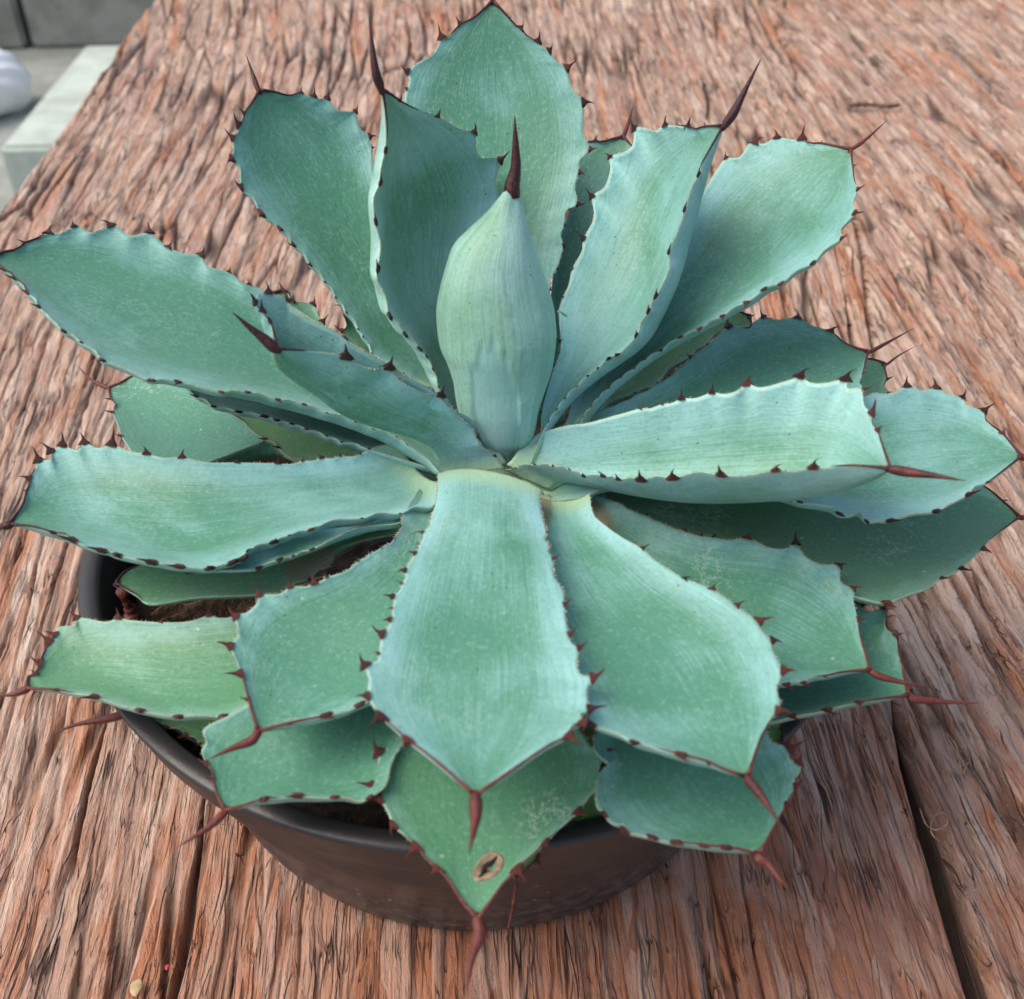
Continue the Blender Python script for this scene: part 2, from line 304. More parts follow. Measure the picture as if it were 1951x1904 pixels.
def slab(name, fl, fr, y0, y1, nx, ny, m, uvf, seed, thick=.045):
    """top is a dense sheet (the material's relief displaces it), sides and bottom close it"""
    ys = y0 + (y1 - y0) * np.linspace(0, 1, ny) ** 1.25; t = np.linspace(0, 1, nx)
    L = fl(ys); Rr = fr(ys); tt = (1 - (1 - t) ** 1.45) if seed < 5 else t ** 1.3; X = L[:, None] * (1 - tt) + Rr[:, None] * tt; Y = np.repeat(ys[:, None], nx, 1)
    e = np.minimum(tt, 1 - tt)[None] * (Rr - L)[:, None]; rnd = np.clip(1 - e / .0028, 0, 1)
    UVg = uvf(X, Y)
    wear = np.clip(sst(-Y, -.06, .09) * sst(X, -.22, .02) * (.9 if name == 'plank' else .4), 0, 1) * (1 if seed < 5 else .35)
    H, CK, PL, PF = relief(UVg[..., 0], UVg[..., 1], seed, wear)
    Z = H - .0016 - .005 * rnd ** 2
    V = np.stack([X, Y, Z], -1).reshape(-1, 3); idx = np.arange(nx * ny).reshape(ny, nx)
    Fq = np.stack([idx[:-1, :-1], idx[:-1, 1:], idx[1:, 1:], idx[1:, :-1]], -1).reshape(-1, 4)
    U = UVg.reshape(-1, 2); att = [a.reshape(-1) for a in (CK, PL, wear, PF)]
    # skirts
    def skirt(ids, flip):
        nonlocal V, U, Fq
        n = len(ids); b = len(V); lv = []
        for k, dz in enumerate((.012, .03, thick)):
            q = V[ids].copy(); q[:, 2] = -dz; lv.append(q)
        V = np.vstack([V] + lv); uu = U[ids]; U = np.vstack([U] + [uu + [[dz, 0]] for dz in (.012, .03, thick)])
        rows = [np.array(ids)] + [b + k * n + np.arange(n) for k in range(3)]
        for a, c in zip(rows[:-1], rows[1:]):
            f = np.stack([a[:-1], c[:-1], c[1:], a[1:]], -1)
            Fq = np.vstack([Fq, f if flip else f[:, ::-1]])
        return rows[-1]
    bl = skirt(idx[:, 0], False); br = skirt(idx[:, -1], True); skirt(idx[0, :], True); skirt(idx[-1, :], False)
    Fq = np.vstack([Fq, np.stack([bl[:-1], bl[1:], br[1:], br[:-1]], -1)[:, ::-1]])
    me = bpy.data.meshes.new(name); me.vertices.add(len(V)); me.vertices.foreach_set('co', V.astype(np.float32).ravel())
    me.loops.add(len(Fq) * 4); me.loops.foreach_set('vertex_index', Fq.astype(np.int32).ravel())
    me.polygons.add(len(Fq)); me.polygons.foreach_set('loop_start', np.arange(len(Fq), dtype=np.int32) * 4)
    try: me.polygons.foreach_set('loop_total', np.full(len(Fq), 4, dtype=np.int32))
    except Exception: pass
    me.polygons.foreach_set('use_smooth', np.ones(len(Fq), dtype=bool))
    lay = me.uv_layers.new(name='UVMap'); lay.data.foreach_set('uv', U[Fq.ravel()].astype(np.float32).ravel())
    me.materials.append(m); me.update(calc_edges=True); me.validate()
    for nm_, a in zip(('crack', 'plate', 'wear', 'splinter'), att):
        full = np.zeros(len(V), dtype=np.float32); full[:len(a)] = a; full[len(a):] = .95 if nm_ == 'crack' else .3  # plank sides get the dark crack colour, painting shade into the gap
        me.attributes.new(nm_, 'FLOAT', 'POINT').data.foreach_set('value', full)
    o = bpy.data.objects.new(name, me); col.objects.link(o); o.parent = table; o.location = (0, 0, .72); return o
def uv1(X, Y):
    # the grain drifts left at the far left side and bends slightly
    return np.stack([X + .12 * (Y - .1) * np.clip((-X - .02) / .3, 0, 1) + .006 * np.sin(Y * 9 + X * 4), Y], -1)
def uv2(X, Y):
    a = R(5); b = .004 * np.sin(Y * 8 + 1)
    return np.stack([X * math.cos(a) + Y * math.sin(a) + b, -X * math.sin(a) + Y * math.cos(a)], -1)
Y0, Y1 = -.19, .85
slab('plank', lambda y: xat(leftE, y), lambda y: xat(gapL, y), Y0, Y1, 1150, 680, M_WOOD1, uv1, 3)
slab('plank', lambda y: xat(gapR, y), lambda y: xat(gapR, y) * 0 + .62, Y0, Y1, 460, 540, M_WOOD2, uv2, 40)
M_UNDER = simple('old_grey_timber', (.06, .05, .042), .8, 60., .4, .5)
def box(name, x0, x1, y0, y1, z0, z1, m, parent=None, bev=.004, seg=2):
    bm = bmesh.new(); bmesh.ops.create_cube(bm, size=1)
    for v in bm.verts: v.co = ((x0 + x1) / 2 + v.co.x * (x1 - x0), (y0 + y1) / 2 + v.co.y * (y1 - y0), (z0 + z1) / 2 + v.co.z * (z1 - z0))
    bmesh.ops.bevel(bm, geom=bm.edges[:], offset=bev, segments=seg, affect='EDGES')
    me = bpy.data.meshes.new(name); bm.to_mesh(me); bm.free(); me.materials.append(m)
    o = bpy.data.objects.new(name, me); col.objects.link(o)
    if parent: o.parent = parent
    return o
for nm, a in (('batten', (.08, .5, -.185, -.09, .615, .66)), ('batten', (-.2, .58, .60, .70, .615, .67))): box(nm, *a, M_UNDER, table)
for x, y in ((-.06, .65), (.52, .65), (.45, -.14), (-.1, -.14)): box('leg', x - .035, x + .035, y - .035, y + .035, 0, .62, M_UNDER, table)

# ------------------------------------------------------------------ the pot (lathe) and its soil
potE = tag(empty('plant_pot', (-.0048, .0062, 0)), 'dark brown plastic round flower pot holding the agave on the table', 'pot')
def lathe(name, prof, m, parent, n=128, caps=False):
    V = []; Fc = []
    for r_, z in prof:
        for k in range(n): a = 2 * math.pi * k / n; V.append((r_ * math.cos(a), r_ * math.sin(a), z))
    for i in range(len(prof) - 1):
        for k in range(n): Fc.append((i * n + k, i * n + (k + 1) % n, (i + 1) * n + (k + 1) % n, (i + 1) * n + k))
    if caps: Fc += [tuple(range(n))[::-1], tuple((len(prof) - 1) * n + k for k in range(n))]
    return mesh_obj(name, V, Fc, m, parent)
PH = .083; RB = .0868
lathe('pot_wall', [(.0, .0006), (RB - .002, .0006), (RB - .0004, .0014), (RB + .0012, .005), (.0935, .026), (.0955, .032), (.0970, .036), (.1090, PH - .016), (.1090, PH - .0155), (.1080, PH - .014)], M_POT, potE)
lathe('rim', [(.1080, PH - .015), (.1100, PH - .0145), (.1106, PH - .013), (.1128, PH - .0045), (.1136, PH - .002), (.1139, PH - .0008), (.1132, PH), (.1095, PH), (.1085, PH - .0006), (.1078, PH - .002), (.1072, PH - .014), (.1030, PH - .03), (.0955, .034)], M_POT, potE)
M_SOIL = simple('potting_soil', (.035, .024, .017), .95, 300., .6, 1., .003)
n = 90; g_ = np.linspace(-1, 1, n); sx, sy = np.meshgrid(g_, g_)
rr = np.maximum(np.abs(sx), np.abs(sy)); ang = np.arctan2(sy, sx); rad = rr * .1025
soilV = np.stack([rad * np.cos(ang), rad * np.sin(ang), .064 + .0025 * rng.random((n, n)) + .002 * np.sin(ang * 5) * rr], -1).reshape(-1, 3)
idx = np.arange(n * n).reshape(n, n); soilF = np.stack([idx[:-1, :-1], idx[:-1, 1:], idx[1:, 1:], idx[1:, :-1]], -1).reshape(-1, 4)
tag(mesh_obj('soil', soilV, soilF, M_SOIL, potE), None, None, None, 'stuff')

# ------------------------------------------------------------------ the agave
plant = tag(empty('agave_plant', (0, 0, .07)), 'blue green agave rosette with dark red spines growing in the brown pot', 'agave')
AX = np.array([.003, 0.])
def tooth_meshes():
    out = []
    for k, (bend, ht) in enumerate(((.9, 1.), (-.8, .9), (.35, 1.1), (1.5, .85))):
        m = 7; t = np.linspace(0, 1, m); px = bend * .62 * t ** 2.2; pz = 1.2 * ht * t * (1 - .18 * abs(bend) * t ** 2)
        wx = np.array([.70, .50, .21, .125, .085, .05, .006]) ; wy = np.array([.22, .21, .14, .105, .08, .045, .005])
        V = []; nn = 6
        for i in range(m):
            for j in range(nn):
                a = 2 * math.pi * j / nn; V.append((px[i] + wx[i] * math.cos(a), wy[i] * math.sin(a), pz[i] - .12))
        Fc = [(i * nn + j, i * nn + (j + 1) % nn, (i + 1) * nn + (j + 1) % nn, (i + 1) * nn + j) for i in range(m - 1) for j in range(nn)]
        me = bpy.data.meshes.new('tooth'); me.from_pydata(V, [], Fc); me.polygons.foreach_set('use_smooth', [True] * len(Fc)); me.materials.append(M_SPINE); out.append(me)
    return out
TEETH = tooth_meshes()
stats = dict(tooth=0)
PINV = Matrix.Translation((0, 0, -.07))

def leaf(nm, tip, el, A, B, spine=None, zb=.115, sag=.06, roll=0., cup=(.25, .14, .12), th=.007, bloom=.5, yel=.0, spot=.3, tone=.42, dec=.16, sr=.0013, scal=.13, tone2=.1, tooth=.0031, up=.45, stain=None, basez=None, noT=False, rb=None, mid=None, keel=.30, deep=None, hook=0.):
    tip = parse(tip)[0][:2]; A = parse(A); B = parse(B)
    # tip in space: on the cone of the given elevation about the stem
    d = ray(*tip); ts = np.linspace(.12, .9, 6000); P = CAM + ts[:, None] * d
    hh = np.hypot(P[:, 0] - AX[0], P[:, 1] - AX[1]); g = P[:, 2] - zb - math.tan(R(el)) * hh
    k = np.where(np.sign(g[1:]) != np.sign(g[:-1]))[0]
    k = min(k, key=lambda i: hh[i]) if len(k) else int(np.argmin(np.abs(g))); T = P[k]
    az = (T[:2] - AX) / (np.linalg.norm(T[:2] - AX) + 1e-9); ro = rb if rb is not None else .008
    Bp = np.array([AX[0] + az[0] * ro, AX[1] + az[1] * ro, zb])
    if deep: Bp = CAM + ray(*deep[0]) * deep[1]; T = CAM + d * deep[2]
    c = T - Bp; L = np.linalg.norm(c); c /= L
    n0 = np.array([0, 0, 1.]) - c[2] * c; n0 /= np.linalg.norm(n0)
    if deep: n0 = n0 + 1.1 * np.array([-.1, -.75, .62]); n0 -= np.dot(n0, c) * c; n0 /= np.linalg.norm(n0)
    M = np.array(Matrix.Rotation(R(roll), 3, Vector(c))); nrm = M @ n0; acr = np.cross(c, nrm)
    def sheet(v):
        v = np.clip(v, -.05, 1.02); return 4 * sag * L * v * (1 - v)
    def hit(x, y):
        d = ray(x, y); t = np.dot(Bp - CAM, nrm) / np.dot(d, nrm)
        for _ in range(8):
            p_ = CAM + t * d; e = np.dot(p_ - Bp, nrm) - sheet(np.dot(p_ - Bp, c) / L)
            t -= .8 * e / np.dot(d, nrm)
        return CAM + t * d
    def margin(S):
        """list of 3-D points from base to tip, auto scallops between neighbouring teeth; returns samples and teeth"""
        S = S + [(tip[0], tip[1], 0)]
        P2 = []; 
        q = [(hit(x, y), f) for x, y, f in S]
        cen = np.mean([a for a, _ in q], 0)
        for i, (p_, f) in enumerate(q):
            P2.append((p_, f))
            if f and i + 1 < len(q) and q[i + 1][1]:
                p1 = q[i + 1][0]; mid = (p_ + p1) / 2; e = p1 - p_; inw = np.cross(nrm, e); ln = np.linalg.norm(e); inw /= np.linalg.norm(inw)
                if np.dot(inw, axisp(mid) - mid) < 0: inw = -inw
                P2.append((mid + inw * min(scal * ln, .0022), 0))
        return P2
    def axisp(p_): return Bp + c * np.dot(p_ - Bp, c)
    MA, MB = margin(A), margin(B)
    if basez:                                       # sink the sheath ends towards the stem
        for MM in (MA, MB): MM[0] = (MM[0][0] + np.array([0, 0, basez]), MM[0][1])
    NN = 150
    EA = catmull([p_ for p_, _ in MA], NN); EB = catmull([p_ for p_, _ in MB], NN)
    v = np.linspace(0, 1, NN); m = 25
    wv = .5 - .5 * np.cos(np.linspace(0, math.pi, m)); wv = .6 * wv + .4 * np.linspace(0, 1, m)
    W = np.linalg.norm(EB - EA, axis=1); W = np.convolve(np.pad(W, 12, mode='reflect', reflect_type='odd'), np.hanning(25) / np.hanning(25).sum(), 'valid'); W = np.clip(W, 0, None); cu = np.interp(v, [0, .5, 1], cup)
    prof = (4 * wv * (1 - wv))
    ripple = .00025 * np.sin(v * 15 + len(nm) + el)[:, None] * np.cos(wv * 7 + el)[None] * np.clip(W / .03, 0, 1)[:, None] * prof[None] ** .5
    def smooth(E_, k=41):
        e = np.stack([np.convolve(np.pad(E_[:, j], k // 2, mode='reflect', reflect_type='odd'), np.hanning(k) / np.hanning(k).sum(), 'valid') for j in range(3)], 1)
        f_ = np.clip(np.minimum(v / .10, (1 - v) / .12), 0, 1)[:, None]; return e * f_ + E_ * (1 - f_)
    SA, SB = smooth(EA), smooth(EB)
    base_ = SA[:, None] * (1 - wv)[None, :, None] + SB[:, None] * wv[None, :, None]
    wa = np.exp(-(wv / .09) ** 1.3)[None, :, None]; wb = wa[:, ::-1]
    base_ = base_ + (EA - SA)[:, None] * wa + (EB - SB)[:, None] * wb
    W = np.linalg.norm(SB - SA, axis=1)
    top = 0 * EA[:, None] * (1 - wv)[None, :, None] + base_ - nrm * ((cu * W)[:, None] * (prof ** .85)[None] - ripple)[..., None]
    if mid:                                          # the keel line is traced too: deep folded blade
        MP = catmull([(x, y) for x, y, _ in parse(mid) + [(tip[0], tip[1], 0)]], NN); K = np.zeros((NN, 3))
        for i in range(NN):
            d_ = ray(*MP[i]); mm = (SA[i] + SB[i]) / 2; K[i] = CAM + d_ * ((mm - CAM) @ FW + keel * W[i])
        K = smooth(K, 25)
        cc = 2 * K - (SA + SB) / 2; q_ = wv[None, :, None]
        top = SA[:, None] * (1 - q_) ** 2 + 2 * q_ * (1 - q_) * cc[:, None] + SB[:, None] * q_ ** 2 + (EA - SA)[:, None] * wa + (EB - SB)[:, None] * wb
    tc = np.minimum(th * (1 - v) ** .6 + .0016, W * .16 + .0004)
    rim_ = .00055 * np.clip(W / .01, .15, 1)
    und = top - nrm * (rim_[:, None] + tc[:, None] * (prof ** .6)[None])[..., None]
    # soft rounded margin: push margin outwards a hair on the underside
    V = np.vstack([top.reshape(-1, 3), und.reshape(-1, 3)]); i0 = np.arange(NN * m).reshape(NN, m); i1 = i0 + NN * m
    F1 = np.stack([i0[:-1, :-1], i0[:-1, 1:], i0[1:, 1:], i0[1:, :-1]], -1).reshape(-1, 4)
    F2 = np.stack([i1[:-1, :-1], i1[1:, :-1], i1[1:, 1:], i1[:-1, 1:]], -1).reshape(-1, 4)
    F3 = np.stack([i0[:-1, 0], i0[1:, 0], i1[1:, 0], i1[:-1, 0]], -1); F4 = np.stack([i0[:-1, -1], i1[:-1, -1], i1[1:, -1], i0[1:, -1]], -1)
    F5 = np.stack([i0[0, :-1], i1[0, :-1], i1[0, 1:], i0[0, 1:]], -1); F6 = np.stack([i0[-1, :-1], i0[-1, 1:], i1[-1, 1:], i1[-1, :-1]], -1)
    Fc = np.vstack([F1, F2, F3, F4, F5, F6])
    if np.dot(np.cross(top[1, 12] - top[0, 12], top[0, 13] - top[0, 12]), nrm) > 0: Fc = Fc[:, ::-1]
    UVm = np.stack(np.broadcast_arrays(wv[None], v[:, None]), -1).reshape(-1, 2).copy(); dr_ = (SB - SA) / (np.linalg.norm(SB - SA, axis=1)[:, None] + 1e-6); Ws = np.maximum(np.linalg.norm(SB - SA, axis=1), .004)
    du = wa[0, :, 0][None] * (((EA - SA) * dr_).sum(1) / Ws)[:, None] + wb[0, :, 0][None] * (((EB - SB) * dr_).sum(1) / Ws)[:, None]
    ACR = np.tile(np.broadcast_to(wv[None], (NN, m)).reshape(-1), 2).astype(np.float32)
    UVm[:, 0] += np.clip(du, -.2, .2).reshape(-1); UVm = np.vstack([UVm, UVm])
    off = np.array([0, 0, .07])
    o = mesh_obj('leaf', V - off, Fc, M_LEAF, plant, uvs=UVm); o.color = (bloom, yel, spot, 1)
    if nm: o['label'] = nm
    st = np.zeros(len(V), dtype=np.float32)
    for sx_, sy_, sr_ in (stain or []):             # brown scars: where they sit along and across the blade
        dd = np.hypot((UVm[:, 0] - sx_) * W.max() / .05, (UVm[:, 1] - sy_) * L / .05); st = np.maximum(st, np.clip((sr_ - dd) / .05, 0, 1) * .8)
    o.data.attributes.new('across', 'FLOAT', 'POINT').data.foreach_set('value', ACR)
    a_ = o.data.attributes.new('stain', 'FLOAT', 'POINT'); a_.data.foreach_set('value', st)
    # terminal spine with the horny strips running down both margins
    parts = []
    if spine:
        sp = parse(spine); pts = [T - c * .0012] + [T + c * .0006] + [hit(x, y) for x, y, _ in sp]
        path = catmull(pts, 22); ss = np.linspace(0, 1, 22)
        parts.append(tube(path + nrm * -.0002, sr * .60 * np.interp(ss, [0, .12, .25, .6, 1], [.5, .95, 1.0, .55, .05]), 8))
    kd = max(3, int(dec * .8 * NN))
    for E_ in (EA, EB):
        path = E_[-kd:] + nrm * .0002; r_ = np.interp(np.linspace(0, 1, kd), [0, .15, .8, 1], [.04, .24, .5, .8]) * .00062
        parts.append(tube(path[::2], r_[::2] * (1 + .25 * rng.random(len(r_[::2]))), 6))
    Vs, Fs = join(parts); s = mesh_obj('terminal_spine', Vs - off, Fs, M_SPINE, o); s.color = (tone, tone2, 0, 1)
    # teeth and fine denticles
    dv = []
    for MM, E_, sg in ((MA, EA, -1), (MB, EB, 1)):
        cenE = (EA + EB) / 2
        for p_, f in MM:
            if not f or noT: continue
            i = int(np.argmin(np.linalg.norm(E_ - p_, axis=1))); i = min(max(i, 1), NN - 2)
            t_ = E_[i + 1] - E_[i - 1]; t_ /= np.linalg.norm(t_)
            ow = E_[i] - cenE[i]; ow -= np.dot(ow, t_) * t_; ow /= np.linalg.norm(ow) + 1e-9
            zz = ow + nrm * up * random.uniform(.6, 1.5) + t_ * random.uniform(-.25, .25); zz = zz + hook * np.array([0, .35, .9]); zz /= np.linalg.norm(zz)
            xx = t_ - np.dot(t_, zz) * zz; xx /= np.linalg.norm(xx); yy = np.cross(zz, xx)
            s_ = .80 * tooth * f * random.uniform(.85, 1.15) * np.interp(v[i], [0, .3, .6, 1], [.45, .75, 1., .95])
            mt = Matrix(((xx[0], yy[0], zz[0], p_[0]), (xx[1], yy[1], zz[1], p_[1]), (xx[2], yy[2], zz[2], p_[2] - .07), (0, 0, 0, 1))) @ Matrix.Diagonal((s_ * .72, s_ * .85, s_ * 1.05, 1))
            tt = bpy.data.objects.new('tooth', random.choice(TEETH)); col.objects.link(tt); tt.parent = o; tt.matrix_local = mt
            tt.color = (min(1, max(0, tone + random.uniform(-.25, .25))), tone2, 0, 1); stats['tooth'] += 1
        for i in range(3, int(NN * .86)):
            if random.random() < .8:
                for _ in range(1):
                    q = E_[i] * (1 - (z := random.random())) + E_[i - 1] * z
                    t_ = E_[i + 1] - E_[i - 1]; t_ /= np.linalg.norm(t_) + 1e-9; ow = E_[i] - cenE[i]; ow -= np.dot(ow, t_) * t_; ow /= np.linalg.norm(ow) + 1e-9
                    ow = ow + nrm * random.uniform(-.1, .5); h_ = random.uniform(.0003, .0007); b_ = .00014
                    dv.append((q + t_ * b_, q - t_ * b_, q + nrm * b_ * 1.3, q + ow * h_ + t_ * random.uniform(-.0002, .0002)))
    if dv:
        DV = np.array(dv).reshape(-1, 3) - off; DF = []
        for k in range(len(dv)): b = 4 * k; DF += [(b, b + 1, b + 3), (b + 1, b + 2, b + 3), (b + 2, b, b + 3)]
        tag(mesh_obj('margin_denticles', DV, DF, M_DENT, o, smooth=False), None, None, None, 'stuff')
    return o, L

